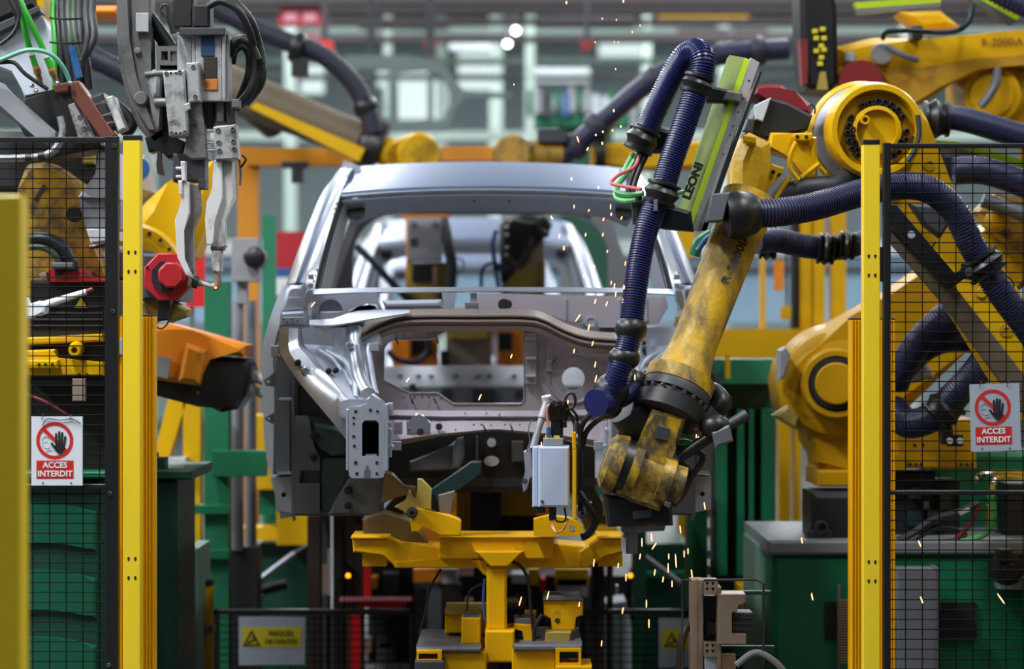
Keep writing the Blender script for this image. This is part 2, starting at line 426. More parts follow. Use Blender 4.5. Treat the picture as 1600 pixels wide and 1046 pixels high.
# orange gantry behind the car on the left
t = T('gantry', 'orange gantry frame with a long top beam behind the left pillar of the car', 'gantry', (470, 523+1.6*4000/13.5, 13.5))
P(wbox(384, 231, 562, 258, 13.5, .2), 'beam', M['gantry_orange'], t)
P(wbox(371, 230, 402, 523+1.6*4000/13.5, 13.55, .15), 'column', M['gantry_orange'], t)
P(MB().bx(690, 229, 770, 251, 13.5, .2), 'beam', M['gantry_orange'], t)
P(MB().bx(440, 252, 480, 262, 13.4, .1).bx(455, 262, 472, 285, 13.4, .1), 'trolley', M['dark_grey'], t)
TH(wbox(410, 337, 429, 523+1.6*4000/12.2, 12.2, .1), 'mounting_post', M['green_column'], 'thin green steel post just left of the car pillar', 'post')
t = T('notice_board', 'red notice board with a blue lower band left of the car pillar', 'board', (452, 462, 15))
P(wbox(428, 362, 480, 419, 15, .04), 'red_field', M['red_paint'], t); P(wbox(428, 419, 480, 434, 15, .04), 'blue_field', M['blue_cable'], t); P(wbox(428, 434, 480, 462, 15, .04), 'white_field', M['hall_white'], t)
for x in (432, 474): P(wbox(x, 380, x+4, 523+1.6*4000/15.05, 15.05, .05), 'leg', M['mid_grey'], t)
t = T('safety_board', 'red board with a pale pink top between the welding gun tips and the green column', 'board', (300, 482, 12.5))
P(wbox(290, 386, 319, 480, 12.5, .04), 'red_field', M['red_bright'], t); P(wbox(290, 362, 319, 386, 12.5, .04), 'pink_field', M['pink'], t)
P(wbox(296, 380, 302, 523+1.6*4000/12.55, 12.55, .05), 'leg', M['mid_grey'], t)
# green column and grey linear actuators left of the car
t = T('machine_column', 'broad green steel column beside the grey lifting cylinders', 'column', (339, 523+1.6*4000/10.8, 10.8))
P(wbox(319, 440, 357, 523+1.6*4000/10.8, 10.8, .12), 'web', M['green_column'], t)
P(MB().bx(330, 705, 415, 745, 10.7, .1), 'bracket', M['green_machine'], t)
for y in (790, 860): P(MB().bx(300, y, 358, y+14, 10.75, .06), 'rung', M['green_machine'], t)
t = T('lifting_cylinder', 'pair of grey vertical lifting cylinders with a dark pivot on top', 'cylinder', (385, 860, 11.2))
P(MB().cyl((371, 470, 11.2), (371, 860, 11.2), px(10, 11.2)), 'barrel', M['casting_grey'], t)
P(MB().cyl((392, 470, 11.3), (392, 860, 11.3), px(9, 11.3)), 'barrel', M['casting_grey'], t)
P(MB().bx(362, 372, 404, 440, 11.1, .15).bx(370, 440, 386, 475, 11.15, .08), 'head', M['casting_grey'], t)
P(MB().lathe((403, 404, 11.2), (0, -1, 0), [(0, px(17, 11)), (.16, px(17, 11)), (.17, px(12, 11))]), 'pivot', M['black_plastic'], t)
P(MB().bx(358, 855, 402, 1100, 11.2, .2), 'pedestal', M['dark_grey'], t)
t = T('lift_table', 'yellow lift table beams left of the car sill', 'lift', (440, 1050, 11.8))
P(wbox(392, 650, 436, 765, 11.8, .3), 'plate', M['bg_yellow'], t); P(wbox(432, 800, 482, 852, 11.8, .3), 'beam', M['bg_yellow'], t); P(wbox(360, 825, 440, 845, 11.9, .2), 'beam', M['bg_yellow'], t)
P(wbox(405, 765, 440, 805, 11.9, .3), 'block', M['green_machine'], t)
t = T('trestle', 'yellow A shaped trestle left of the broad green column', 'trestle', (285, 523+1.6*4000/11, 11))
P(MB().pr([(262, 625), (292, 625), (262, 722), (238, 722)], 11, .1), 'brace', M['bg_yellow'], t)
P(wbox(286, 628, 313, 523+1.6*4000/11, 11, .1), 'leg', M['bg_yellow'], t)
P(wbox(262, 716, 290, 735, 10.9, .1), 'clamp', M['pale_grey'], t)
t = T('junction_box', 'grey junction box at the foot of the yellow trestle', 'box', (289, 1138, 10.4)); P(wbox(278, 790, 300, 815, 10.4, .1), 'case', M['mid_grey'], t); P(wbox(284, 815, 292, 523+1.6*4000/10.4, 10.42, .05), 'stand', M['dark_grey'], t)
# dark machine mass low behind the fences
t = T('green_machine', 'dark green machine bed with a slanted silver strut left under the car', 'machine', (420, 523+1.6*4000/12, 12))
P(wbox(352, 850, 482, 523+1.6*4000/12, 12, 1.2), 'bed', M['green_dark'], t)
P(MB().cyl((402, 910, 11.6), (460, 866, 11.7), px(5, 11.6), seg=10), 'strut', M['steel_bright'], t)
P(MB().cyl((455, 868, 11.75), (478, 854, 11.8), px(3, 11.6), seg=10), 'rod', M['mid_grey'], t)
for k in range(4): P(MB().cyl((335+k*14, 950+k*4, 11.3), (380+k*10, 905+k*9, 11.5), px(3.5, 11.3), seg=8), 'tie_rod', M['alu_dirty'], t)
P(MB().bx(380, 886, 402, 910, 11.4, .1), 'joint', M['beige_alu'], t)
P(MB().cyl((405, 924, 11.6), (448, 912, 11.6), px(9, 11.6), seg=12), 'damper', M['black_plastic'], t)
t = T('lifting_column', 'dark brown lifting mast with cable guides under the left sill of the car', 'mast', (515, 523+1.6*4000/11, 11))
for x0, x1, m in ((480, 500, 'dark_brown'), (503, 512, 'dark_grey'), (520, 536, 'black_box'), (540, 566, 'dark_brown')):
    P(wbox(x0, 806, x1, 523+1.6*4000/11, 11, .2), 'rail', M[m], t)
P(wbox(512, 860, 516, 930, 10.9, .05), 'rod', M['casting_grey'], t); P(wbox(504, 885, 511, 930, 10.9, .05), 'guide', M['tan_rust'], t)
P(MB().ball((544, 900, 10.7), px(4, 10.7)), 'indicator', M['amber_lamp'], t, 'small glowing amber indicator')
t = T('lifting_column', 'dark lifting mast with an amber light right of the yellow carriage', 'mast', (960, 523+1.6*4000/11, 11))
for x0, x1, m in ((925, 945, 'dark_brown'), (950, 958, 'black_box'), (990, 1010, 'green_dark')):
    P(wbox(x0, 830, x1, 523+1.6*4000/11, 11, .2), 'rail', M[m], t)
P(MB().ball((985, 900, 10.7), px(4, 10.7)), 'indicator', M['amber_lamp'], t, 'small glowing amber indicator')
P(wbox(962, 915, 966, 930, 10.9, .04), 'rod', M['steel_bright'], t)
# red service frame and black electronics between fence and carriage
t = T('service_stand', 'red steel service frame with a chain along its rail left of the carriage', 'frame', (590, 523+1.6*4000/10.7, 10.7))
P(wbox(568, 862, 579, 936, 10.7, .06), 'post', M['red_bright'], t); P(wbox(547, 955, 563, 523+1.6*4000/10.7, 10.7, .06), 'post', M['red_bright'], t)
P(wbox(560, 940, 634, 950, 10.68, .06), 'rail', M['red_bright'], t)
ch = MB()
for k in range(16): ch.bx(532+k*7, 934, 537+k*7, 940, 10.66, .02, 0)
P(ch, 'chain', M['pink'], t, kind='stuff'); P(wbox(530, 937, 645, 941, 10.67, .04), 'track', M['red_bright'], t)
P(wbox(580, 864, 608, 880, 10.75, .05), 'placard', M['red_dark'], t)
t = T('control_rack', 'black rack of drives and terminals behind the red service frame', 'rack', (620, 523+1.6*4000/12.6, 12.6))
P(wbox(575, 872, 648, 523+1.6*4000/12.6, 12.6, .2), 'cabinet', M['black_box'], t)
for x0, y0, x1, y1, m in ((598, 896, 622, 930, 'dark_grey'), (580, 902, 590, 920, 'orange'), (566, 998, 580, 1020, 'tan_rust'), (588, 1000, 618, 1032, 'dark_grey'), (592, 1006, 614, 1012, 'mid_grey'), (600, 958, 608, 968, 'mid_grey')):
    P(wbox(x0, y0, x1, y1, 12.5, .1), 'module', M[m], t)
t = T('conveyor_drive', 'dark conveyor drive housing with yellow boxes behind the carriage post', 'machine', (760, 523+1.6*4000/12.8, 12.8))
P(wbox(650, 900, 1000, 523+1.6*4000/12.2, 12.2, .4), 'housing', M['black_box'], t)
for x0, y0, x1, y1, m in ((646, 890, 688, 910, 'orange'), (648, 910, 686, 920, 'dark_grey'), (690, 890, 714, 912, 'pale_grey'), (668, 920, 690, 990, 'mid_grey'), (692, 915, 720, 960, 'dark_brown'), (800, 898, 828, 912, 'pale_grey'), (826, 890, 842, 915, 'bg_yellow'), (868, 890, 920, 916, 'bg_yellow'), (870, 905, 918, 932, 'casting_grey'), (846, 905, 852, 925, 'red_bright'), (726, 940, 820, 950, 'tan_rust')):
    P(wbox(x0, y0, x1, y1, 12.0, .2), 'box', M[m], t)
# yellow station frame behind the carriage
t = T('station_portal', 'yellow station frame behind the clamps with a dark brown pillar', 'frame', (760, 850, 10.2))
P(wbox(713, 767, 736, 832, 10.2, .2), 'bracket', M['bg_yellow'], t); P(wbox(773, 766, 838, 806, 10.2, .2), 'bracket', M['bg_yellow'], t)
P(wbox(735, 774, 783, 860, 10.1, .2), 'pillar', M['dark_brown'], t); P(wbox(752, 764, 772, 776, 10.1, .2), 'neck', M['black_box'], t); P(wbox(780, 806, 838, 840, 10.5, .2), 'plate', M['dark_brown'], t)
P(wbox(740, 858, 778, 523+1.6*4000/10.1, 10.15, .2), 'leg', M['dark_brown'], t)
t = T('crate', 'pale wire crate standing behind the low fence left of the carriage', 'crate', (514, 523+1.6*4000/11.4, 11.4))
P(wbox(503, 960, 528, 523+1.6*4000/11.4, 11.4, .3), 'liner', M['mid_grey'], t)
t = T('crate', 'bright pale crate standing behind the low fence right of the carriage', 'crate', (965, 523+1.6*4000/11.4, 11.4))
P(MB().pr([(947, 945), (978, 940), (988, 985), (992, 1085), (945, 1085)], 11.4, .3), 'liner', M['pale_grey'], t)
# right: yellow portal and green press
t = T('portal', 'yellow portal frame with a wide cross beam behind the front robot arm', 'frame', (1250, 523+1.6*4000/13, 13))
P(wbox(1050, 514, 1345, 560, 13, .3), 'cross_beam', M['bg_yellow'], t)
for x0, x1, m in ((1247, 1268, 'bg_yellow'), (1271, 1289, 'bg_yellow'), (1300, 1322, 'bg_yellow'), (1190, 1196, 'bg_yellow'), (1238, 1250, 'black_box')):
    P(wbox(x0, 330, x1, 516, 13.1, .12), 'post', M[m], t)
P(wbox(1212, 406, 1225, 454, 13, .1), 'panel', M['orange'], t); P(wbox(1222, 478, 1236, 500, 13, .1), 'box', M['bg_yellow'], t); P(wbox(1228, 360, 1231, 480, 13.05, .03), 'cable', M['dark_grey'], t)
P(wbox(1060, 360, 1085, 402, 13.2, .1), 'plate', M['bg_yellow'], t)
for x0, x1 in ((1060, 1078), (1218, 1236), (1242, 1252)): P(wbox(x0, 558, x1, 523+1.6*4000/13.2, 13.2, .12), 'leg', M['bg_yellow'], t)
t = T('green_press', 'dark green press frame with vertical ribs right of the car', 'machine', (1165, 523+1.6*4000/10.6, 10.6))
P(wbox(1118, 562, 1214, 600, 10.6, .4), 'head', M['green_column'], t)
P(wbox(1120, 598, 1212, 523+1.6*4000/10.6, 10.75, .4), 'body', M['green_dark'], t)
for x0, x1 in ((1122, 1136), (1152, 1163), (1170, 1178), (1190, 1211)): P(wbox(x0, 640, x1, 900, 10.6, .16), 'rib', M['green_machine'], t)
P(wbox(1134, 555, 1141, 592, 10.5, .04), 'hook', M['bg_yellow'], t)
t = T('machine_column', 'bright green steel column standing right of the car sill', 'column', (1092, 523+1.6*4000/10.9, 10.9))
P(wbox(1074, 700, 1106, 523+1.6*4000/10.9, 10.9, .15), 'web', M['green_column'], t)
for y in (795, 825, 860, 885): P(MB().cyl((1110, y, 10.9), (1110, y+14, 10.9), px(6, 10.9), seg=10), 'coupling', M['casting_grey'], t)
P(wbox(1113, 700, 1122, 850, 11, .05), 'hose_guide', M['tan_rust'], t)
t = T('green_machine', 'dark green machine bed with a grey inclined rail right of the carriage', 'machine', (1040, 523+1.6*4000/12, 12))
P(wbox(1004, 850, 1076, 523+1.6*4000/12, 12, 1), 'bed', M['green_dark'], t); P(MB().cyl((1003, 868, 11.7), (1062, 912, 11.6), px(5, 11.7), seg=8), 'rail', M['mid_grey'], t)
P(wbox(1005, 895, 1070, 903, 11.9, .1), 'ledge', M['green_column'], t)
# green welding fixture far behind the car roof
t = T('welding_fixture', 'green welding fixture with grey clamps standing behind the car roof', 'fixture', (915, 204, 24))
P(wbox(835, 178, 1005, 197, 24, .4), 'beam', M['green_column'], t)
for x in (828, 872, 905, 955): P(wbox(x-4, 140, x+4, 182, 24.1, .1), 'upright', M['green_machine'], t)
for x, y, m in ((841, 143, 'casting_grey'), (858, 150, 'dark_grey'), (884, 148, 'blue_cable'), (893, 140, 'casting_grey'), (918, 142, 'casting_grey'), (931, 152, 'pale_grey'), (947, 156, 'pale_grey'), (990, 170, 'casting_grey')):
    P(MB().bx(x-5, y, x+5, y+34, 23.9, .12).bx(x-3, y-6, x+3, y, 23.92, .08), 'clamp', M[m], t)
P(MB().box(W(915, 200, 24.2)+Vector((0, 0, -1.75)), (.5, .25, 3.5)), 'pedestal', M['green_dark'], t)
# ------------ background robots ------------
t = T('industrial_robot', 'worn yellow robot arm reaching over the car roof from the upper left', 'robot', (560, 260, 12.9))
P(MB().lathe((330, 127, 12.9), (.929, 0, -.37), [(0, px(38, 12.9)), (px(150, 12.9), px(32, 12.9)), (px(250, 12.9), px(30, 12.9))], 20), 'forearm', M['brown_grey'], t, 'forearm blackened by weld dirt')
P(MB().pr([(390, 168), (400, 160), (570, 232), (560, 252)], 12.7, .2), 'forearm_rib', M['bg_yellow'], t)
P(MB().lathe((566, 221, 12.9), (.929, 0, -.37), [(0, px(36, 12.9)), (px(10, 12.9), px(42, 12.9)), (px(32, 12.9), px(42, 12.9)), (px(34, 12.9), px(26, 12.9))], 24), 'wrist_ring', M['black_plastic'], t)
P(MB().cyl((604, 238, 12.9), (625, 245, 12.8), px(24, 12.9)), 'wrist', M['robot_yellow'], t)
P(MB().lathe((640, 246, 13.0), (.25, -1, 0), [(0, px(34, 12.9)), (.24, px(34, 12.9)), (.26, px(30, 12.9))], 26), 'joint_cover', M['robot_yellow'], t)
P(MB().cyl((655, 248, 12.9), (690, 250, 12.9), px(26, 12.9), px(20, 12.9)), 'tool_flange', M['robot_oily'], t)
P(MB().hose([(330, 10, 12.8), (385, 38, 12.8), (440, 62, 12.8), (500, 84, 12.8), (548, 125, 12.8), (574, 172, 12.8), (584, 212, 12.8)], px(16, 12.8), .014, 12, .95), 'hose', M['hose_dark'], t)
for a, b, r in (((455, 72, 12.8), (480, 80, 12.8), 25), ((565, 158, 12.8), (574, 172, 12.8), 20)): P(MB().lathe(a, W(*b)-W(*a), [(0, px(r*.8, 12.8)), (.02, px(r, 12.8)), (.05, px(r, 12.8)), (.07, px(r*.8, 12.8))], 18), 'hose_collar', M['black_plastic'], t)
P(MB().bx(455, 88, 480, 118, 12.75, .1), 'hose_bracket', M['black_plastic'], t)
P(MB().cyl((386, 150, 13.0), (430, 190, 13.2), px(30, 12.9)), 'motor', M['dark_grey'], t)
t = T('industrial_robot', 'yellow robot wrist and navy hose reaching over the car roof from the right', 'robot', (880, 260, 13.0))
P(MB().hose([(1232, 77, 13.0), (1160, 82, 13.0), (1085, 95, 13.0), (1020, 125, 13.0), (955, 178, 13.0), (900, 226, 13.0), (868, 255, 13.0)], px(17, 13.0), .014, 12, .95), 'hose', M['hose_navy_dull'], t)
for a, b, r in (((1030, 118, 13.0), (1018, 126, 13.0), 20), ((940, 190, 13.0), (926, 203, 13.0), 24), ((905, 222, 13.0), (893, 233, 13.0), 23), ((1195, 78, 13.0), (1180, 80, 13.0), 24)): P(MB().lathe(a, W(*b)-W(*a), [(0, px(r*.85, 12.8)), (.02, px(r, 12.8)), (.05, px(r, 12.8)), (.07, px(r*.85, 12.8))], 18), 'hose_collar', M['hose_dark'], t)
P(MB().lathe((812, 246, 13.1), (-.2, -1, 0), [(0, px(32, 12.9)), (.2, px(32, 12.9)), (.22, px(27, 12.9))], 26), 'joint_cover', M['robot_oily'], t)
P(MB().cyl((825, 242, 13.0), (880, 240, 13.0), px(22, 13.0)), 'wrist', M['robot_oily'], t)
P(MB().pr([(925, 226), (990, 220), (1060, 232), (1120, 215), (1125, 262), (990, 262), (925, 258)], 13.0, .3, bev=.02), 'forearm', M['robot_yellow'], t)
P(MB().lathe((930, 240, 13.0), (1, 0, 0), [(0, px(26, 13.0)), (.05, px(26, 13.0))], 20), 'wrist_ring', M['black_plastic'], t)
P(MB().bx(840, 204, 885, 222, 12.9, .15), 'cable_box', M['dark_grey'], t)
# ---------------- the car body shell ----------------
def Xc(Y): return -.065-.025*(Y-8.9)
CB = Vector((Xc(8.9), 8.9, .955))
def cw(x, y, Y):
    p = W(x, y, Y); return Vector((p.x-Xc(Y), Y-8.9, p.z-CB.z))
def cv(x, Y, z): return Vector((x, Y-8.9, z-CB.z))   # metres: half-width, depth, height
def CM(): return MB(cw, True)
car = T('car', 'bare silver steel car body shell on the yellow carriage, front of the line', 'car body', CB, 'car bodies on the line', rz=.025)
# roof
ln = []
for Y, zc, hw in ((9.47, 2.150, .545), (9.5, 2.158, .548), (9.75, 2.205, .556), (10.2, 2.268, .566), (10.7, 2.322, .572), (11.3, 2.335, .572), (12.0, 2.31, .566), (12.5, 2.27, .556)):
    ln.append([cv(hw*s/8, Y, zc-.024*abs(s/8)**2.2) for s in range(-8, 9)])
P(CM().sheet(ln, .012), 'roof_panel', M['steel_roof'], car)
m = CM()
for dz, dy, h in ((-.012, -.03, .009), (-.03, -.015, .008)):
    m.sheet([[cv(.55*s/8, 9.47+dy+k*.012, 2.150+dz-.024*abs(s/8)**2.2-k*h) for s in range(-8, 9)] for k in (0, 1)], .006)
P(m, 'roof_lip', M['steel_bright'], car)
# windscreen header
m = CM().sheet([[cv(.545*s/8, 9.5, 2.118-.024*abs(s/8)**2.2) for s in range(-8, 9)], [cv(.54*s/8, 9.56, 2.088-.03*abs(s/8)**3) for s in range(-8, 9)], [cv(.52*s/8, 9.66, 2.074-.06*abs(s/8)**5) for s in range(-8, 9)]], .01)
P(m, 'windscreen_header', M['steel'], car)
m = CM()
for s in (-.42, -.31, -.2, -.06, .07, .2, .31, .43): m.lathe(cv(s, 9.522, 2.1), (0, -1, -.1), [(0, .007), (.004, .007)], 10)
P(m, 'header_holes', M['ink'], car)
# A pillars
def lines(L): return [[tuple(p) for p in l] for l in L]
pil = lines([
 [(447, 446, 9.0), (470, 382, 9.2), (500, 310, 9.55), (520, 280, 9.8), (535, 262, 10.1)],
 [(453, 443, 8.9), (477, 378, 9.1), (506, 309, 9.45), (525, 277, 9.72), (540, 260, 10.05)],
 [(462, 442, 8.86), (485, 376, 9.08), (512, 308, 9.43), (529, 277, 9.7), (543, 261, 10.05)],
 [(466, 442, 8.9), (489, 376, 9.13), (515, 309, 9.46), (531, 278, 9.72), (545, 262, 10.06)],
 [(472, 442, 8.86), (494, 377, 9.1), (519, 310, 9.44), (533, 279, 9.7), (546, 262, 10.05)],
 [(478, 443, 8.8), (499, 379, 9.04), (524, 311, 9.42), (536, 281, 9.68), (548, 263, 10.03)],
 [(491, 456, 8.76), (506, 381, 9.0), (531, 300, 9.46), (541, 281, 9.68), (551, 263, 10.02)]])
L = [[cw(*p) for p in l] for l in pil]
for l, hx in zip(L, (.585, .575, .572, .57, .568, .566, .56)): l.append(cv(-hx+.005, 11.3, 2.3)); l.append(cv(-hx+.03, 12.45, 2.22))
P(CM().sheet(L, .008, 4).M(), 'a_pillar', M['steel_bright'], car)
m = CM()
for i in range(15):
    f = i/15; m.lathe(cw(487+f*38+4, 440-f*130, 8.78+f*.6), (0, -1, .2), [(0, .0035), (.012, .0035)], 6)
P(m, 'spot_weld', M['mid_grey'], car, kind='stuff')
# inner pillar skins and window flange
P(CM().sheet([[(491, 456, 8.8), (507, 381, 9.04), (531, 303, 9.48)], [(498, 456, 8.9), (516, 381, 9.14), (539, 308, 9.56)]], .004, 4).M(), 'pillar_gap', M['ink'], car)
inn = [[(498, 456, 8.9), (516, 381, 9.14), (539, 308, 9.56)], [(506, 456, 9.0), (524, 381, 9.25), (545, 314, 9.62)], [(514, 456, 9.1), (532, 381, 9.35), (548, 318, 9.7)]]
P(CM().sheet(inn, .006, 4).M(), 'inner_pillar', M['steel'], car)
P(CM().tube([(496, 456, 8.87), (512, 383, 9.1), (533, 312, 9.52)], .005).tube([(503, 456, 8.98), (519, 390, 9.2), (538, 330, 9.55)], .006).M(), 'window_flange', M['steel_bright'], car)
# body sides: half-width as a function of height
HT = [(.95, .74), (1.10, .776), (1.2, .80), (1.31, .803), (1.43, .806), (1.52, .81), (1.6, .80), (1.7, .765), (1.775, .735), (1.95, .69), (2.1, .636), (2.26, .582), (2.35, .55)]
def hw(z):
    for (a, x), (b, y) in zip(HT, HT[1:]):
        if z <= b: return x+(y-x)*(z-a)/(b-a)
    return HT[-1][1]
def strip(m, f0, f1, zs, th=.05, n=2, off=0):
    m.sheet([[cv(-hw(z)+off, f0(z)+(f1(z)-f0(z))*k/n, z) for k in range(n+1)] for z in zs], th)
zz = lambda a, b, n: [a+(b-a)*i/n for i in range(n+1)]
m = CM(); strip(m, lambda z: 8.97, lambda z: 9.2+.0*z, zz(.97, 1.775, 12), .04, 3)
P(m, 'hinge_pillar', M['steel_pale'], car)
m = CM(); strip(m, lambda z: 10.15, lambda z: 10.4, zz(1.0, 2.29, 14), .07, 2)
P(m, 'b_pillar', M['steel'], car)
m = CM(); strip(m, lambda z: 11.25+max(0, z-1.8)*.3, lambda z: 12.55-max(0, z-1.6)*.35, zz(1.25, 2.26, 12), .04, 6)
P(m, 'quarter_panel', M['steel'], car)
m = CM(); strip(m, lambda z: 8.95, lambda z: 12.0, zz(.955, 1.1, 3), .09, 8)
P(m, 'sill', M['steel'], car)
# pillar foot boxes under the A pillar, and hinge pillar faces
P(CM().pr([(448, 452), (456, 446), (472, 446), (478, 456), (476, 486), (439, 488)], 8.8, .2, bev=.012).pr([(439, 488), (476, 486), (482, 505), (478, 511), (436, 511)], 8.74, .25, bev=.008).M(), 'pillar_base', M['steel'], car)
P(CM().pr([(480, 453), (490, 453), (487, 470), (480, 476), (480, 484), (475, 487), (476, 462)], 8.72, .05, bev=.003).bx(482, 429, 490, 437, 8.74, .03).bx(482, 443, 489, 451, 8.74, .03).M(), 'pillar_bracket', M['steel_bright'], car)
P(CM().pr([(436, 512), (470, 512), (470, 551), (458, 553), (437, 553)], 8.8, .3, bev=.004).M(), 'pillar_recess', M['steel_brown'], car)
P(CM().pr([(433, 553), (456, 556), (457, 741), (427, 741), (430, 600)], 8.82, .22, bev=.008).M(), 'hinge_face', M['steel_mid'], car)
P(CM().pr([(437, 622), (457, 622), (457, 626), (436, 626)], 8.8, .05, bev=.002).pr([(433, 738), (456, 737), (456, 741), (434, 742)], 8.79, .05).M(), 'pillar_step', M['steel_bright'], car)
P(CM().pr([(430, 746), (457, 745), (458, 802), (431, 797)], 8.85, .3, [[(444+4*math.cos(a*.7854), 773+4*math.sin(a*.7854)) for a in range(8)]]).M(), 'sill_end_cap', M['steel_plate'], car)
P(CM().pr([(456, 553), (460, 553), (461, 806), (463, 812), (459, 815), (456, 806)], 8.8, .02).M(), 'pillar_flange', M['steel_dark'], car)
def ring(x, y, r, n=10): return [(x+r*math.cos(2*math.pi*k/n), y+r*math.sin(2*math.pi*k/n)) for k in range(n)]
P(CM().pr([(413, 594), (419, 590), (430, 582), (433, 590), (432, 605), (416, 603)], 8.84, .02, [ring(419.5, 596.5, 2.6)]).pr([(414, 654), (420, 650), (428, 645), (428, 663), (416, 657)], 8.84, .02, [ring(420.5, 654.5, 2.6)]).M(), 'hinge', M['steel_dark'], car)
P(CM().bx(424, 540, 436, 558, 8.86, .04).M(), 'hinge_tab', M['steel'], car)
# windscreen base flange, cowl and dash cross member
def cl(pts): return [cw(*p) for p in pts]
def both(l):  # left half polyline -> full width, ends at the axis
    return l+[Vector((-p.x, p.y, p.z)) for p in reversed(l)]
P(CM().sheet([both(cl([(490, 452, 8.74), (560, 450, 8.7), (660, 449, 8.67), (745, 449, 8.66)])), both(cl([(490, 460, 8.72), (560, 457, 8.68), (660, 456, 8.65), (745, 455, 8.64)])), both(cl([(490, 462, 8.75), (560, 459, 8.71), (660, 458, 8.68), (745, 457, 8.67)]))], .006), 'cowl_flange', M['steel_bright'], car)
# left cowl box (open toward the cabin), right cowl box (closed with a ribbed plate)
P(CM().pr([(488, 459), (590, 458), (590, 466), (600, 487), (488, 500)], 8.86, .02), 'cowl_plate', M['steel'], car)
P(CM().lathe((518, 487, 8.84), (0, -1, 0), [(0, .047), (.05, .047), (.05, .041), (.012, .04), (.012, 0)], 30), 'wiper_mount', M['steel'], car)
P(CM().pr([(500, 487), (582, 487), (592, 484), (588, 476), (575, 474), (560, 482), (545, 485), (540, 498), (500, 507)], 8.72, .05, bev=.006), 'cowl_shelf', M['steel'], car)
P(CM().pr([(597, 470), (690, 468), (694, 483), (602, 484)], 8.8, .12, bev=.012).pr([(690, 457), (712, 457), (710, 484), (694, 484)], 8.78, .03).pr([(735, 458), (745, 458), (745, 473), (735, 472)], 8.66, .02).bx(726, 472, 748, 483, 8.7, .04), 'cowl_bracket', M['steel'], car)
P(CM().pr([(745, 459), (800, 459), (870, 461), (1040, 464), (1045, 480), (1030, 505), (1000, 512), (940, 512), (880, 500), (840, 486), (745, 484)], 8.82, .02), 'cowl_closing_plate', M['steel_dash'], car)
m = CM()
for x in (882, 966, 1008): m.pr([(x, 467), (x+4, 467), (x+4, 503), (x, 503)], 8.81, .012, bev=.004)
m.lathe((923, 503, 8.82), (0, -1, 0), [(0, .022), (.006, .022), (.007, .014), (.003, .012)], 20); m.lathe((903, 497, 8.82), (0, -1, 0), [(0, .012), (.006, .011)], 14)
P(m, 'cowl_rib', M['steel'], car)
P(CM().lathe((787, 476, 8.76), (0, -1, 0), [(0, .02), (.01, .02)], 16).lathe((793, 476, 8.76), (0, -1, 0), [(0, .016), (.01, .016)], 16), 'grommet', M['ink'], car)
m = CM()
base = [(566, 520), (590, 505), (620, 494), (660, 491), (740, 491), (820, 491), (850, 497), (880, 512), (915, 524), (960, 528), (1010, 530)]
rows = []
for o, Y, sl in ((-8, 8.68, 0), (0, 8.62, 0), (2, 8.6, 0), (4.5, 8.6, 0), (5.5, 8.63, 0), (8, 8.63, 0), (9, 8.6, 0), (12, 8.585, 0), (15, 8.6, 0), (16, 8.632, 0), (19, 8.632, 0), (27, 8.65, 0)):
    rows.append([(x, y+o, Y) for x, y in base])
m.sheet(rows, .005, 3)
P(m, 'dash_cross_member', M['steel_brown'], car)
P(CM().sheet([[(484, 500, 8.62), (520, 498, 8.62), (560, 486, 8.64), (640, 484, 8.62)], [(484, 508, 8.56), (520, 508, 8.56), (570, 500, 8.56), (640, 489, 8.58)]], .006, 3), 'cowl_side', M['steel'], car)
# dash panel with its openings
op = [(600, 546), (606, 536), (614, 531), (672, 531), (705, 513), (814, 513), (819, 517), (819, 625), (814, 631), (708, 631), (684, 614), (640, 614), (600, 594)]
P(CM().pr([(556, 528), (575, 514), (620, 500), (700, 498), (820, 498), (860, 508), (905, 534), (990, 540), (1000, 600), (990, 645), (560, 645)], 8.72, .015, [op, ring(896, 592, 18, 24)]), 'dash_panel', M['steel_dash'], car)
P(CM().tube([(x, y, 8.715) for x, y in op+[op[0]]], .0022, 6, 1), 'opening_edge', M['steel_bright'], car)
P(CM().sheet([[cw(896+r*math.cos(a*.1745), 592+r*math.sin(a*.1745), y) for a in range(37)] for r, y in ((41, 8.72), (39, 8.712), (37, 8.712), (35, 8.72))]), 'steering_embossing', M['steel_dash'], car)
m = CM()
for x, y in ((880, 578), (912, 578), (880, 609), (912, 609)): m.lathe((x, y, 8.72), (0, -1, 0), [(0, .005), (.003, .005)], 10)
P(m, 'stud_hole', M['steel_bright'], car)
P(CM().bx(821, 522, 838, 600, 8.69, .03).bx(822, 527, 838, 531, 8.66, .04).bx(822, 558, 838, 562, 8.66, .04).bx(822, 586, 838, 590, 8.66, .04).bx(854, 535, 863, 581, 8.7, .02).bx(855, 548, 863, 552, 8.68, .03).bx(855, 564, 863, 567, 8.68, .03), 'dash_bracket', M['steel_dash'], car)
P(CM().pr([(568, 523), (590, 517), (596, 528), (596, 540), (578, 545), (566, 540)], 8.6, .04, bev=.006).bx(577, 536, 592, 549, 8.58, .02), 'tower_bracket', M['steel'], car)
m = CM()
for x, y in ((618, 521), (630, 520), (645, 519), (667, 520), (680, 518), (631, 620), (648, 620), (660, 619), (670, 620), (688, 622), (650, 605), (844, 540), (880, 535), (900, 548), (846, 575)): m.lathe((x, y, 8.72), (0, -1, 0), [(0, .004), (.004, .0035)], 8)
P(m, 'weld_nut', M['bolt'], car, kind='stuff')
m = CM()
for x, y, Y in ((740, 664, 8.55), (752, 664, 8.55), (767, 665, 8.55), (789, 664, 8.55), (812, 664, 8.55), (712, 672, 8.55), (760, 646, 8.61), (780, 648, 8.61), (727, 646, 8.61), (622, 672, 8.5), (622, 664, 8.5), (680, 679, 8.54)): m.lathe((x, y, Y), (0, -1, 0), [(0, .0035), (.012, .003)], 8)
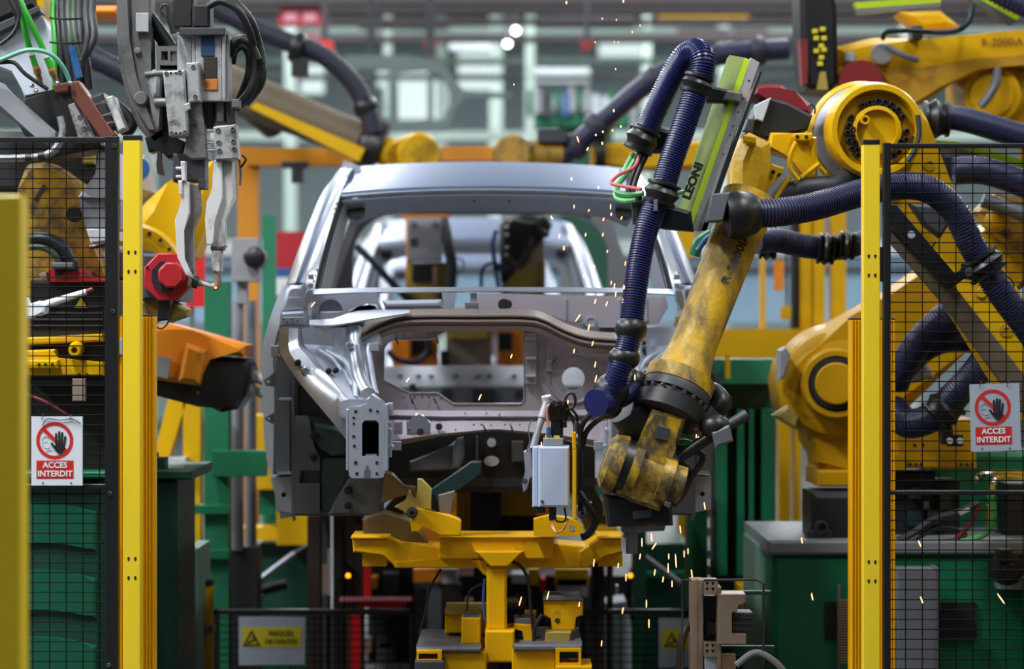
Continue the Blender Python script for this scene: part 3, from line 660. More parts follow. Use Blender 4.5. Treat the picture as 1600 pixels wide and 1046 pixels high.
P(m, 'weld_stud', M['bolt'], car, kind='stuff')
m = CM()
for x, y, Y in ((755, 665, 8.55), (797, 664, 8.55), (641, 620, 8.71), (677, 620, 8.71), (618, 528, 8.7), (681, 526, 8.7)): m.tube([(x, y, Y), (x+2, y+4, Y-.03), (x+4, y+10, Y-.02)], .003, 6)
P(m, 'hanging_stud', M['bolt_dark'], car)
P(CM().tube([(452, 466, 8.79), (470, 466, 8.79)], .003, 6, 1).tube([(443, 497, 8.73), (474, 497, 8.73)], .003, 6, 1).M(), 'base_bead', M['steel_bright'], car)
m = CM()
for x, y in ((444, 500), (450, 504), (457, 499), (458, 505), (466, 502), (449, 517), (462, 517), (455, 548)): m.lathe((x, y, 8.74 if y < 510 else 8.8), (0, -1, 0), [(0, .003), (.004, .003)], 8)
P(m.M(), 'spot_weld', M['bolt_dark'], car, kind='stuff')
# lower cross member and tunnel
P(CM().sheet([both(cl([(598, 640, 8.66), (690, 642, 8.66), (766, 642, 8.66)])), both(cl([(598, 648, 8.6), (690, 651, 8.6), (766, 651, 8.6)])), both(cl([(598, 652, 8.62), (690, 655, 8.62), (766, 655, 8.62)])), both(cl([(605, 690, 8.56), (690, 678, 8.56), (722, 671, 8.56), (766, 671, 8.56)])[:1]+cl([(690, 678, 8.56), (766, 671, 8.56)])), both(cl([(605, 700, 8.62), (690, 682, 8.62), (766, 674, 8.62)]))], .006), 'lower_cross_member', M['steel_dash'], car)
P(CM().pr([(635, 658), (644, 656), (648, 648), (654, 645), (661, 648), (666, 656), (673, 660), (672, 680), (636, 680)], 8.5, .03, bev=.005), 'mount_bracket', M['steel_bright'], car)
P(CM().bx(616, 659, 629, 679, 8.5, .02), 'mount_bracket', M['steel_bright'], car)
P(CM().lathe((657, 675, 8.5), (0, -1, 0), [(0, .012), (.03, .012)], 12).lathe((686, 667, 8.56), (0, -1, 0), [(0, .012), (.012, .012)], 12).lathe((640, 672, 8.5), (0, -1, 0), [(0, .003), (.02, .003)], 8), 'stud', M['ink'], car)
P(CM().pr([(603, 690), (640, 690), (690, 678), (766, 671), (842, 678), (930, 700), (930, 770), (603, 770)], 9.0, .02), 'tunnel_front', M['black_box'], car)
P(CM().pr(ring(768, 692, 7, 16), 8.98, .01).pr([(768+12*math.cos(k*.3927), 721+8*math.sin(k*.3927)) for k in range(16)], 8.98, .01), 'tunnel_light_spot', M['steel_pale'], car)  # pale discs standing for light seen through two tunnel holes
P(CM().pr([(725, 684), (726, 712), (718, 735), (706, 735), (708, 700), (715, 686)], 8.8, .1, bev=.01).bx(744, 683, 747, 722, 8.9, .1).pr([(640, 722), (668, 712), (700, 700), (712, 690), (714, 735), (640, 738)], 8.85, .1, bev=.006).bx(800, 690, 818, 722, 8.95, .04), 'tunnel_rib', M['steel_dark'], car)
P(CM().box(cv(0, 10.6, 1.08), (1.4, 3.2, .03)), 'floor_pan', M['steel_dark'], car)
P(CM().pr([(640, 735), (770, 735), (770, 768), (640, 768)], 9.1, .3), 'floor_rail', M['black_box'], car)
# lower back panel at the tail
P(CM().sheet([[cv(-.62, 11.95, 1.352), cv(.62, 11.95, 1.352)], [cv(-.62, 11.95, 1.364), cv(.62, 11.95, 1.364)], [cv(-.62, 12.1, 1.448), cv(.62, 12.1, 1.448)], [cv(-.62, 12.2, 1.45), cv(.62, 12.2, 1.45)]], .012), 'tail_beam', M['steel_pale'], car)
P(CM().box(cv(0, 11.75, 1.25), (1.3, .04, .22)), 'heel_panel', M['steel_dark'], car)
m = CM()
for x0, x1, y0, y1 in ((690, 705, 608, 621), (738, 772, 608, 631), (806, 818, 610, 622), (640, 650, 600, 608)): m.bx(x0, y0, x1, y1, 11.7, .05)
P(m, 'heel_pocket', M['black_box'], car)
m = CM()
for x in (622, 650, 670, 710, 745, 762, 800): m.bx(x, 586, x+7, 589, 11.99, .05)
P(m, 'tail_slot', M['mid_grey'], car)
# rear window frame
def rr(hx0, hx1, z0, z1, r, n=6):
    pts = []
    for cx, cz, a0 in ((hx1-r, z1-r, 0), (hx0+r, z1-r, 90), (hx0+r, z0+r, 180), (hx1-r, z0+r, 270)):
        for k in range(n+1):
            a = math.radians(a0+90*k/n); pts.append((cx+r*math.cos(a), cz+r*math.sin(a)))
    return pts
hole = [cv(x, 12.2, z) for x, z in rr(-.61, .61, 1.435, 2.175, .2)]
outl = [cv(x, 12.2, z) for x, z in ((-.78, 1.38), (.78, 1.38), (.75, 1.72), (.69, 1.95), (.585, 2.24), (0, 2.28), (-.585, 2.24), (-.69, 1.95), (-.75, 1.72))]
P(CM().prism([outl, hole], Vector((0, .1, 0))), 'rear_window_frame', M['steel'], car)
P(CM().box(cv(0, 11.2, 2.235), (1.0, .16, .03), bev=.008).box(cv(0, 10.35, 2.235), (1.0, .1, .03), bev=.008), 'roof_bow', M['steel_brown'], car)
P(CM().sheet([[cv(-.72, 11.7, 1.3), cv(-.72, 12.2, 1.3)], [cv(-.66, 11.6, 1.6), cv(-.66, 12.2, 1.6)], [cv(-.72, 11.6, 1.75), cv(-.72, 12.2, 1.75)]], .01).ball(cv(-.62, 11.8, 1.62), .14, (.6, 1.2, 1)).M(), 'rear_wheelhouse', M['steel_dark'], car)
P(CM().lathe(cv(-.5, 9.54, 2.06), (0, -1, .1), [(0, .035), (.01, .035)], 18).M(), 'header_opening', M['black_box'], car)
# front structure: apron rail, shock tower, wheelhouse, front rails and mounting plates
ap = [[(437, 513, 8.72), (437, 545, 8.7), (446, 566, 8.62), (470, 600, 8.45), (500, 636, 8.25), (524, 665, 8.1), (543, 690, 8.0)],
      [(452, 513, 8.66), (452, 545, 8.63), (462, 564, 8.54), (488, 596, 8.38), (514, 628, 8.2), (534, 650, 8.06), (546, 660, 7.97)],
      [(466, 513, 8.66), (467, 540, 8.63), (480, 556, 8.54), (504, 586, 8.38), (524, 614, 8.2), (540, 632, 8.06), (550, 640, 7.97)],
      [(471, 514, 8.72), (472, 538, 8.7), (486, 552, 8.6), (508, 580, 8.42), (528, 606, 8.24), (545, 624, 8.1), (575, 631, 8.0)]]
P(CM().sheet(ap, .006, 5).M(), 'apron_rail', M['steel_bright'], car)
P(CM().pr([(528, 622), (545, 628), (574, 629), (583, 615), (594, 624), (602, 632), (602, 660), (546, 660), (530, 650)], 8.0, .06, bev=.008).M(), 'rail_gusset', M['steel'], car)
tw = [[(472, 514, 8.72), (500, 512, 8.74), (528, 512, 8.72), (548, 513, 8.6), (562, 515, 8.6), (572, 520, 8.68)],
      [(474, 538, 8.72), (505, 540, 8.74), (534, 542, 8.7), (550, 546, 8.56), (566, 548, 8.56), (578, 552, 8.66)],
      [(488, 553, 8.62), (515, 560, 8.66), (538, 570, 8.6), (556, 575, 8.5), (572, 576, 8.5), (582, 582, 8.62)],
      [(510, 582, 8.44), (528, 588, 8.46), (546, 600, 8.44), (560, 604, 8.4), (576, 604, 8.42), (584, 606, 8.56)],
      [(546, 625, 8.1), (555, 626, 8.14), (564, 627, 8.2), (572, 627, 8.26), (580, 624, 8.34), (588, 618, 8.5)]]
P(CM().sheet(tw, .006, 5).M(), 'shock_tower', M['steel'], car)
P(CM().tube([(553, 514, 8.62), (556, 545, 8.58), (560, 575, 8.5), (566, 602, 8.38), (575, 618, 8.3)], [px(14, 8.5)]*0 or px(13, 8.5), 14).M(), 'tower_post', M['steel_bright'], car)
P(CM().tube([(584, 524, 8.62), (576, 545, 8.6), (580, 575, 8.54), (584, 600, 8.46), (588, 618, 8.4)], px(5, 8.5), 8).tube([(512, 548, 8.66), (540, 566, 8.58), (552, 590, 8.45), (556, 622, 8.2)], px(4, 8.5), 8).tube([(500, 547, 8.66), (520, 560, 8.6), (534, 580, 8.5)], px(3, 8.5), 8).M(), 'tower_bead', M['steel'], car)
m = CM()
for x, y, Y, r in ((546, 541, 8.54, 7), (528, 606, 8.36, 8.5), (561, 592, 8.38, 4), (478, 580, 8.45, 8)): m.lathe((x, y, Y+.02), (.1, -1, 0), [(0, px(r, 8.4)), (.018, px(r, 8.4)), (.026, px(r*.7, 8.4)), (.026, px(r*.25, 8.4)), (.02, px(r*.2, 8.4))], 20)
P(m, 'tower_boss', M['steel_bright'], car)
m = CM()
for x, y, Y, r in ((465, 568, 8.48, 5), (513, 581, 8.42, 4.5), (524, 580, 8.42, 4.5)): m.lathe((x, y, Y+.03), (.15, -1, .1), [(0, px(r, 8.4)), (.035, px(r, 8.4)), (.036, px(r*.5, 8.4)), (.055, px(r*.4, 8.4))], 12)
P(m, 'tower_stud', M['bolt_dark'], car)
hs = [(566, 713), (566, 662), (570, 657), (588, 657), (592, 662), (592, 713)]
P(CM().pr([(545, 637), (572, 635), (580, 616), (592, 624), (601, 627), (602, 738), (597, 747), (549, 747), (545, 738)], 7.92, .006, [hs]).bx(541, 640, 545, 735, 7.92, .1).bx(602, 632, 606, 736, 7.9, .12).M(), 'mounting_plate', M['steel_plate'], car)
P(CM().pr([(569, 747.5), (569, 736), (572, 732), (572, 728), (576, 728), (576, 732), (579, 736), (579, 747.5)], 7.919, .004).M(), 'plate_notch', M['steel_dark'], car)
P(CM().bx(571, 710, 589, 714, 7.925, .05, 0).M(), 'plate_tab', M['steel_bright'], car)
m = CM()
for x, y, r in ((556, 643, 2.5), (579, 641, 2.5), (590, 643, 2.2), (553, 653, 2.2), (553, 662, 2), (553, 682, 2.4), (554, 697, 2.4), (556, 723, 3), (589, 723, 2.6), (558, 740, 2.6), (589, 740, 2.2)): m.lathe((x, y, 7.922), (0, -1, 0), [(0, px(r, 7.9)), (.004, px(r, 7.9))], 10)
P(m, 'plate_hole', M['ink'], car)
P(CM().sheet([[cw(546, 716, 7.93), cw(546, 655, 7.93), cw(602, 655, 7.93), cw(602, 716, 7.93), cw(546, 716, 7.93)], [cw(560, 700, 8.8), cw(560, 640, 8.8), cw(604, 640, 8.8), cw(604, 700, 8.8), cw(560, 700, 8.8)]], .003).M(), 'front_rail', M['steel_brown'], car)
P(CM().bx(562, 655, 600, 716, 8.15, .02, 0).M(), 'rail_shade_plate', M['ink'], car)  # black plate added inside the rail to paint its shaded depth
P(CM().bx(606, 630, 614, 650, 7.98, .05).bx(607, 660, 612, 715, 8.02, .05).lathe((609, 672, 8.0), (0, -1, 0), [(0, .008), (.05, .006)], 10).lathe((612, 698, 8.0), (0, -1, 0), [(0, .008), (.04, .006)], 10).bx(608, 690, 627, 704, 8.1, .02).M(), 'rail_bracket', M['steel'], car)
P(CM().pr([(458, 556), (470, 600), (510, 645), (545, 690), (545, 745), (600, 745), (600, 806), (458, 806)], 8.84, .02).M(), 'wheelhouse_panel', M['steel_dark'], car)
P(CM().pr([(488, 660), (530, 668), (545, 680), (545, 715), (520, 712), (498, 706), (490, 690)], 8.78, .05, bev=.012).pr([(500, 714), (545, 712), (545, 745), (520, 800), (500, 800)], 8.8, .03, bev=.008).M(), 'wheelhouse_embossing', M['steel_green'], car)
P(CM().pr([(461, 650), (482, 650), (492, 700), (500, 715), (500, 735), (470, 735), (468, 755), (500, 755), (500, 803), (461, 803)], 8.78, .02).M(), 'sill_gusset', M['steel_dark'], car)
P(CM().pr([(545, 748), (590, 748), (592, 770), (600, 806), (512, 806), (525, 780)], 8.7, .04, bev=.01).M(), 'kick_panel', M['steel_dark'], car)
m = CM()
for x, y, Y, r in ((493, 681, 8.76, 7), (491, 715, 8.76, 6), (545, 766, 8.68, 7), (544, 790, 8.68, 6)): m.lathe((x, y, Y+.01), (0, -1, 0), [(0, px(r, 8.7)), (.012, px(r, 8.7)), (.013, px(r*.4, 8.7)), (.02, px(r*.35, 8.7))], 14)
P(m, 'fixing_stud', M['bolt_dark'], car)
P(CM().pr([(466, 604), (480, 600), (515, 648), (525, 660), (512, 655), (488, 650), (466, 650)], 8.83, .02).M(), 'arch_opening', M['ink'], car)
# the next two bodies on the line
for k, l in ((1, 'bare silver car body second in line, seen through the front windscreen opening'), (2, 'bare silver car body third in line, seen through two rear window openings')):
    c = dup(car); c.location = CB+Vector((-.135*k, 5.1*k, 0)); c['label'] = l
# ---------------- robots on the right ----------------
def lat(m, A, B, prof, seg=28):
    a = W(*A); b = W(*B); d = b-a; n = d.length
    return m.lathe(a, d, [(f*n, px(r, A[2]+(B[2]-A[2])*f)) for f, r in prof], seg)
def G(*a, **k): return MB().pr(*a, **k)
def clamp(root, c, d, r, w=.05, name='hose_clamp', mat='black_plastic'):
    c = W(*c); d = Vector(d).normalized(); r = px(r, c.y)
    P(MB().lathe(c-d*w/2, d, [(0, r*.82), (.004, r*1.12), (.012, r*1.12), (.014, r*.95), (w*.3, r*1.0), (w*.5, r*1.2), (w*.7, r*1.0), (w-.012, r*.95), (w-.01, r*1.1), (w, r*1.08)], 24), name, M[mat], root)
rb = T('industrial_robot', 'worn yellow robot with lime hose carrier reaching down in front of the car', 'robot', (1500, 900, 8.6))
# forearm, flange, wrist
A = (1172, 310, 7.92); B = (1040, 655, 7.66)
fore = P(lat(MB(), A, B, [(0, 44), (.12, 42), (.2, 39), (.45, 37), (.66, 36), (.73, 38), (.785, 43), (.808, 47), (.81, 55), (.866, 55)]), 'forearm', M['robot_dirty'], rb, 'scuffed yellow forearm tube with paint worn to grey')
P(lat(MB(), A, B, [(.868, 54), (.875, 55), (.905, 55), (.91, 50), (.925, 50)]), 'wrist_ring', M['dark_grey'], rb)
P(lat(MB(), A, B, [(.925, 52), (.93, 57), (.99, 57), (1.0, 50), (1.01, 30)]), 'wrist_guard', M['black_box'], rb)
for x, y, Y, r in ((1098, 420, 7.85, 9), (1062, 502, 7.78, 9)):
    P(MB().lathe((x, y, Y), (-1, -.3, .1), [(-.02, px(r, 7.8)), (.0, px(r, 7.8)), (.012, px(r*.8, 7.8))], 16), 'lifting_boss', M['robot_dirty'], rb)
n_ = (W(*B)-W(*A)).normalized(); u_ = n_.orthogonal().normalized(); v_ = n_.cross(u_)
fc = W(*A).lerp(W(*B), .915)
bolts(rb, [fc+(u_*math.cos(q)+v_*math.sin(q))*px(53, 7.7)+Vector((0, -.004, 0)) for q in [k*.33 for k in range(19)] if (u_*math.cos(q)+v_*math.sin(q)).y < -.25], px(3.4, 7.7), M['bolt'])
P(G([(1020, 640), (1072, 654), (1062, 690), (1050, 700), (1047, 722), (1040, 765), (1032, 800), (985, 785), (962, 770), (990, 720), (1002, 680)], 7.58, .16, bev=.012), 'wrist', M['wrist_yellow'], rb)
P(G([(1027, 664), (1047, 670), (1044, 690), (1024, 686)], 7.573, .01, bev=.002), 'wrist_window', M['dark_grey'], rb)
A2 = (944, 718, 7.64); B2 = (1062, 760, 7.64)
P(lat(MB(), A2, B2, [(0, 34), (.06, 44), (.19, 48), (.22, 48)]), 'wrist_cap', M['wrist_yellow'], rb)
P(lat(MB(), A2, B2, [(.22, 45), (.33, 45)]), 'wrist_seal', M['black_plastic'], rb)
P(lat(MB(), A2, B2, [(.33, 48), (.44, 48)]), 'wrist_disc', M['wrist_yellow'], rb)
P(lat(MB(), A2, B2, [(.44, 40), (.85, 38)]), 'wrist_core', M['wrist_yellow'], rb)
P(lat(MB(), (1030, 748, 7.6), (1066, 760, 7.6), [(0, 36), (.5, 36), (.55, 30), (1, 30), (1.05, 24)]), 'wrist_motor', M['wrist_yellow'], rb)
P(G([(944, 772), (1030, 792), (1050, 788), (1052, 822), (950, 824)], 7.62, .2, bev=.01), 'tool_flange', M['black_plastic'], rb)
P(G([(988, 800), (1020, 795), (1018, 808), (990, 812)], 7.61, .01), 'tool_label', M['dark_grey'], rb)
P(G([(972, 822), (1040, 822), (1038, 830), (996, 832), (972, 832)], 7.66, .1).bx(976, 832, 996, 866, 7.68, .1), 'tool_block', M['rail_grey'], rb)
P(G([(972, 838), (978, 841), (978, 866), (972, 862)], 7.66, .04), 'tool_shim', M['pale_grey'], rb)
# gripping linkage to the right of the wrist
P(MB().cyl((1060, 716, 7.62), (1110, 682, 7.62), px(9, 7.6), seg=10), 'strut', M['black_plastic'], rb)
P(MB().cyl((1112, 680, 7.62), (1168, 648, 7.62), px(9, 7.6), seg=12), 'cylinder', M['dark_grey'], rb)
P(MB().ball((1118, 668, 7.62), px(26, 7.6), (1, .8, .8)), 'joint', M['black_plastic'], rb)
P(G([(1112, 676), (1140, 664), (1146, 690), (1118, 700)], 7.58, .05, bev=.006), 'bracket', M['mid_grey'], rb)
P(MB().tube([(1120, 640, 7.7), (1128, 628, 7.7), (1108, 612, 7.75), (1090, 640, 7.78)], px(16, 7.7), 12), 'wrist_hose', M['black_plastic'], rb)
for k, y in enumerate((678, 692)): P(MB().tube([(1050, y+4, 7.72), (1068, y, 7.72), (1082, y+4, 7.72)], px(6, 7.7), 10), 'green_cable', M['green_cable'], rb, 'green cable loop beside the wrist')
P(MB().tube([(1062, 722, 7.68), (1078, 740, 7.7), (1068, 770, 7.7), (1050, 790, 7.7)], px(6, 7.7)), 'tool_cable', M['rubber'], rb)
P(MB().tube([(1052, 700, 7.65), (1098, 712, 7.66), (1076, 752, 7.66), (1056, 782, 7.66)], px(5, 7.7)), 'tool_cable', M['rubber'], rb)
# elbow drum
DA = (1335, 214, 8.85); DB = (1371, 203, 8.25)
def lath2(prof): return lat(MB(), DA, DB, prof, 44)
P(lath2([(0, 76), (.22, 82), (.3, 84), (.34, 78)]), 'elbow_housing', M['robot_clean'], rb)
P(lath2([(.34, 76), (.78, 74)]), 'elbow_band', M['casting_grey'], rb, 'grey unpainted band around the elbow')
P(lath2([(.78, 76), (.84, 77), (.97, 74), (1.0, 71), (1.0, 63), (.95, 60), (.93, 58)]), 'elbow_rim', M['robot_clean'], rb)
ep = P(lath2([(.9, 61), (.93, 61), (.94, 56), (.94, 50), (.93, 0)]), 'elbow_plate', M['robot_yellow'], rb)
P(lath2([(.92, 40), (.985, 38), (.99, 32), (.96, 31), (.96, 0)]), 'elbow_hub', M['robot_clean'], rb)
def hole(m): m.lathe(Vector((0, .01, 0)), (0, -1, 0), [(0, .0105), (.022, .0105), (.024, .0085), (.024, .005), (.014, .0045)], 12)
rep(ep, 'bolt', 'elbowbolt', hole, M['bolt_dark'], [(x, y, 8.27) for x, y in ((1347, 165), (1358, 161), (1366, 166), (1371, 158), (1377, 166), (1382, 160), (1388, 168), (1393, 164), (1396, 173), (1403, 172), (1410, 183), (1330, 184), (1326, 196), (1332, 203), (1324, 208), (1331, 213), (1326, 220), (1335, 223), (1331, 232), (1339, 235), (1340, 243), (1416, 206), (1415, 219), (1407, 222), (1404, 238), (1396, 244))])
P(lat(MB(), (1350, 187, 8.3), (1352, 187, 8.19), [(0, 8), (1, 7.5), (1, 4), (.8, 3.5)], 16), 'standoff', M['robot_clean'], rb)
P(MB().tube([(1434, 180, 8.24), (1436, 210, 8.24), (1428, 236, 8.24), (1418, 252, 8.24)], px(4, 8.2)), 'elbow_strap', M['dark_grey'], rb)
# link arm going down to the right, parallel bar and black link
P(G([(1395, 262), (1425, 245), (1440, 170), (1450, 190), (1484, 292), (1545, 385), (1640, 525), (1640, 690), (1560, 590), (1470, 440), (1398, 345)], 8.42, .22, bev=.01), 'link_arm', M['robot_clean'], rb)
P(MB().lathe((1453, 256, 8.42), (0, -1, 0), [(0, px(11, 8.4)), (.004, px(11, 8.4)), (.005, px(4, 8.4)), (.001, px(3, 8.4))], 22), 'bearing_cap', M['robot_yellow'], rb)
P(G([(1390, 340), (1410, 332), (1486, 440), (1640, 636), (1640, 700), (1560, 590), (1478, 478), (1390, 376)], 8.26, .05, bev=.004), 'parallel_bar', M['brown_grey'], rb)
P(G([(1384, 318), (1402, 320), (1492, 430), (1505, 420), (1512, 432), (1486, 452), (1384, 345)], 8.2, .05, bev=.003), 'black_link', M['black_paint'], rb)
P(MB().lathe((1424, 367, 8.2), (0, -1, 0), [(0, px(6, 8.2)), (.001, px(6, 8.2)), (.0015, px(3.5, 8.2))], 18), 'round_sticker', M['sign_dull'], rb)
for x, y in ((1575, 470), (1534, 458)): P(G(ring(x, y, 9), 8.41, .02, bev=.003), 'arm_pad', M['robot_yellow'], rb)
P(MB().lathe((1573, 516, 8.42), (0, -1, 0), [(0, px(11, 8.4)), (.004, px(11, 8.4)), (.006, px(4, 8.4)), (.002, px(3, 8.4))], 20), 'bearing_cap', M['robot_yellow'], rb)
P(G([(1422, 318), (1470, 320), (1484, 350), (1470, 372), (1445, 352)], 8.3, .06, bev=.01), 'leather_wrap', M['dark_grey'], rb)
P(MB().tube([(1590, 395, 8.38), (1545, 402, 8.38), (1582, 440, 8.38), (1580, 455, 8.38)], px(1.6, 8.4), 6), 'thin_cable', M['rubber'], rb)
P(MB().tube([(1462, 378, 8.38), (1456, 390, 8.38), (1466, 402, 8.38)], px(1.6, 8.4), 6), 'thin_cable', M['rubber'], rb)
# casting, motors and brackets between elbow and forearm
P(G([(1146, 250), (1160, 214), (1172, 206), (1205, 222), (1206, 262), (1196, 300), (1180, 320), (1145, 300)], 8.1, .25, bev=.03), 'forearm_casting', M['robot_dirty'], rb)
P(G([(1160, 210), (1182, 214), (1182, 226), (1162, 222)], 8.06, .05, bev=.004), 'casting_lug', M['robot_clean'], rb)
P(G([(1205, 207), (1236, 208), (1270, 207), (1272, 221), (1268, 232), (1280, 290), (1262, 285), (1246, 268), (1236, 242), (1200, 232)], 8.3, .2, bev=.008), 'elbow_bracket', M['robot_clean'], rb)
ear = P(G([(1240, 208), (1268, 208), (1270, 214), (1266, 221), (1243, 220), (1239, 214)], 8.27, .04, bev=.004), 'bracket_ear', M['robot_clean'], rb)
bolts(ear, [(1246, 214, 8.27), (1260, 214, 8.27)], px(3, 8.2), M['bolt_dark'])
P(MB().tube([(1244, 222, 8.26), (1236, 240, 8.26), (1234, 262, 8.26), (1248, 282, 8.26)], px(4, 8.2)).tube([(1272, 215, 8.28), (1274, 250, 8.3), (1290, 272, 8.3)], px(4, 8.2)).tube([(1252, 278, 8.28), (1280, 256, 8.28)], px(4, 8.2)), 'bracket_rib', M['robot_clean'], rb)
mbk = P(G([(1205, 255), (1226, 262), (1222, 278), (1204, 312), (1188, 310)], 8.2, .06, bev=.006), 'motor_bracket', M['robot_yellow'], rb)
bolts(mbk, [(1200, 265, 8.19), (1208, 269, 8.19), (1218, 274, 8.19)], px(3.6, 8.2), M['bolt_dark'])
P(MB().cyl((1196, 312, 8.18), (1228, 276, 8.18), px(8, 8.2)), 'motor_shaft_cover', M['casting_grey'], rb)
P(MB().cyl((1212, 310, 8.15), (1234, 276, 8.15), px(3.5, 8.2)), 'guard_rod', M['robot_yellow'], rb)
P(G([(1168, 205), (1186, 160), (1204, 152), (1232, 160), (1270, 180), (1262, 204), (1206, 208), (1196, 218)], 8.35, .28, bev=.01), 'motor', M['black_box'], rb)
P(G([(1176, 150), (1180, 134), (1198, 131), (1222, 132), (1240, 148), (1267, 162), (1268, 180), (1250, 176), (1205, 152)], 8.37, .26, bev=.012), 'motor_cover', M['red_dark'], rb, 'dusty dark red cover on the black motor')
P(G([(1178, 165), (1205, 152), (1192, 190), (1181, 186)], 8.33, .02, bev=.003), 'motor_plate', M['pale_grey'], rb)
P(G([(1168, 185), (1180, 186), (1176, 208), (1161, 204)], 8.32, .05, bev=.004), 'motor_flange', M['dark_grey'], rb)
P(MB().tube([(1266, 162, 8.4), (1273, 168, 8.4), (1273, 178, 8.4)], px(1.4, 8.4), 6), 'thin_cable', M['rubber'], rb)
# grey leather sleeve behind the lower hose
P(MB().tube([(1205, 312, 8.3), (1250, 296, 8.3), (1300, 290, 8.32), (1345, 268, 8.35), (1400, 250, 8.4)], [px(r, 8.3) for r in [13, 14, 15, 16, 17, 16, 18, 17, 18, 17, 16, 17, 18, 17, 16, 17, 16, 15, 16, 15, 14]], 12), 'cable_sleeve', M['dark_grey'], rb)
# lower hose across the fence and its black holder
P(MB().hose([(1150, 335, 7.74), (1215, 332, 7.76), (1275, 322, 7.84), (1340, 303, 7.95), (1400, 291, 8.03), (1450, 296, 8.05), (1490, 328, 8.07), (1514, 375, 8.08), (1535, 412, 8.1), (1562, 455, 8.1), (1610, 520, 8.12), (1660, 590, 8.15)], px(22, 8), .0098, 16, .9), 'lower_hose', M['hose_navy_dull'], rb)
P(lat(MB(), (1135, 338, 7.74), (1186, 333, 7.75), [(0, 34), (.3, 39), (.5, 38), (.85, 32), (1.0, 26), (1.0, 22)]), 'hose_holder', M['black_plastic'], rb)
P(G([(1112, 303), (1142, 300), (1130, 345), (1103, 347)], 7.7, .12, bev=.004), 'holder_block', M['mid_grey'], rb)
clamp(rb, (1537, 414, 8.1), (.5, 0, -.75), 30, .07)
P(G([(1506, 412), (1530, 405), (1535, 440), (1512, 436)], 8.05, .06, bev=.008), 'clamp_foot', M['black_plastic'], rb)
P(MB().lathe((1514, 425, 8.04), (0, -1, 0), [(0, px(7, 8)), (.004, px(7, 8)), (.005, px(3, 8))], 16), 'clamp_screw', M['dark_grey'], rb)
# lime hose carrier
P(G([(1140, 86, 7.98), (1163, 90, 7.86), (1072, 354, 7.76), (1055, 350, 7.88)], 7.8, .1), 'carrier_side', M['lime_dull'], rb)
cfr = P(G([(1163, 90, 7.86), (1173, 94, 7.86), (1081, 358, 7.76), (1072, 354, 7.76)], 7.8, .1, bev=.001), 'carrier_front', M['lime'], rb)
P(G([(1173, 112, 7.85), (1178, 112, 7.85), (1113, 332, 7.79), (1100, 332, 7.79)], 7.8, .06), 'carrier_slot', M['ink'], rb)
rail = P(G([(1173, 90, 7.86), (1187, 98, 7.85), (1095, 362, 7.75), (1081, 358, 7.75)], 7.8, .04, bev=.001), 'carrier_rail', M['rail_grey'], rb)
P(G([(1187, 112, 7.88), (1191, 112, 7.88), (1104, 360, 7.8), (1096, 360, 7.8)], 7.8, .05), 'carrier_slot', M['ink'], rb)
bolts(rail, [(1187-(y-98)*.348-6.5, y, 7.86-.1*(y-98)/264-.005) for y in (127, 155, 176, 198, 212, 242, 296, 345)], px(2.2, 7.8), M['bolt_dark'], 'rail_screw')
text('LEONI', (1083, 283, 7.788), .034, M['ink'], rb, math.radians(69), .0022, sx=1.22, yf=lambda x, z: .1*z/.53*.55)
P(G([(1136, 141, 7.8), (1160, 145, 7.8), (1157, 160, 7.8), (1130, 155, 7.8)], 7.8, .05, bev=.004), 'clamp_arm', M['rail_grey'], rb)
P(G([(1100, 132), (1140, 140), (1136, 160), (1104, 160)], 7.82, .05, bev=.008), 'clamp_arm', M['black_plastic'], rb)
# rising hose loop of the dress pack
H1 = [(1002, 222, 7.86), (1014, 196, 7.86), (1032, 156, 7.85), (1052, 116, 7.84), (1070, 88, 7.83), (1088, 79, 7.8), (1098, 92, 7.76), (1096, 118, 7.75), (1088, 140, 7.75), (1078, 170, 7.74), (1064, 210, 7.73), (1048, 255, 7.72), (1034, 300, 7.7)]
P(MB().hose(H1, px(19.5, 7.8), .008, 16, .87), 'hose_loop', M['hose_navy'], rb, 'navy corrugated hose bent into a tall loop')
P(MB().hose([(1026, 315, 7.7), (1010, 360, 7.68), (1000, 405, 7.66), (993, 450, 7.64), (986, 512, 7.62), (980, 542, 7.61), (970, 572, 7.6), (960, 600, 7.6), (950, 625, 7.6)], px(19, 7.7), .008, 16, .87), 'upper_hose', M['hose_navy'], rb)
P(MB().hose([(950, 628, 7.62), (972, 622, 7.64), (1000, 600, 7.7), (1020, 590, 7.74)], px(15, 7.7), .008, 14, .92), 'wrist_hose', M['hose_navy'], rb)
clamp(rb, (1089, 131, 7.75), (-.3, 0, -.95), 21, .06)
clamp(rb, (1003, 218, 7.86), (-.4, 0, -.9), 22, .075)
clamp(rb, (1034, 302, 7.7), (-.28, 0, -.95), 24, .07)
P(G([(985, 195), (1000, 190), (1052, 205), (1048, 240), (1012, 238), (988, 228)], 7.9, .06, bev=.012), 'clamp_body', M['black_plastic'], rb)
P(G([(988, 318), (1010, 310), (1080, 330), (1085, 362), (1040, 358), (990, 350)], 7.74, .06, bev=.012), 'clamp_body', M['black_plastic'], rb)
P(MB().bx(1022, 312, 1028, 330, 7.64, .02), 'clamp_latch', M['mid_grey'], rb)
for c, r, sc in (((986, 515, 7.62), 27, (.95, .95, .85)), ((975, 560, 7.61), 26, (1, .95, .8)), ((955, 612, 7.62), 29, (1, 1, 1)), ((950, 632, 7.62), 24, (1, 1, 1)), ((992, 600, 7.7), 22, (1, 1, 1.1))):
    P(MB().ball(c, px(r, 7.6), sc, 18), 'ball_joint', M['black_plastic'], rb)
P(lat(MB(), (950, 626, 7.62), (931, 630, 7.56), [(0, 24), (1, 22)], 20), 'hose_mouth', M['hose_navy'], rb)
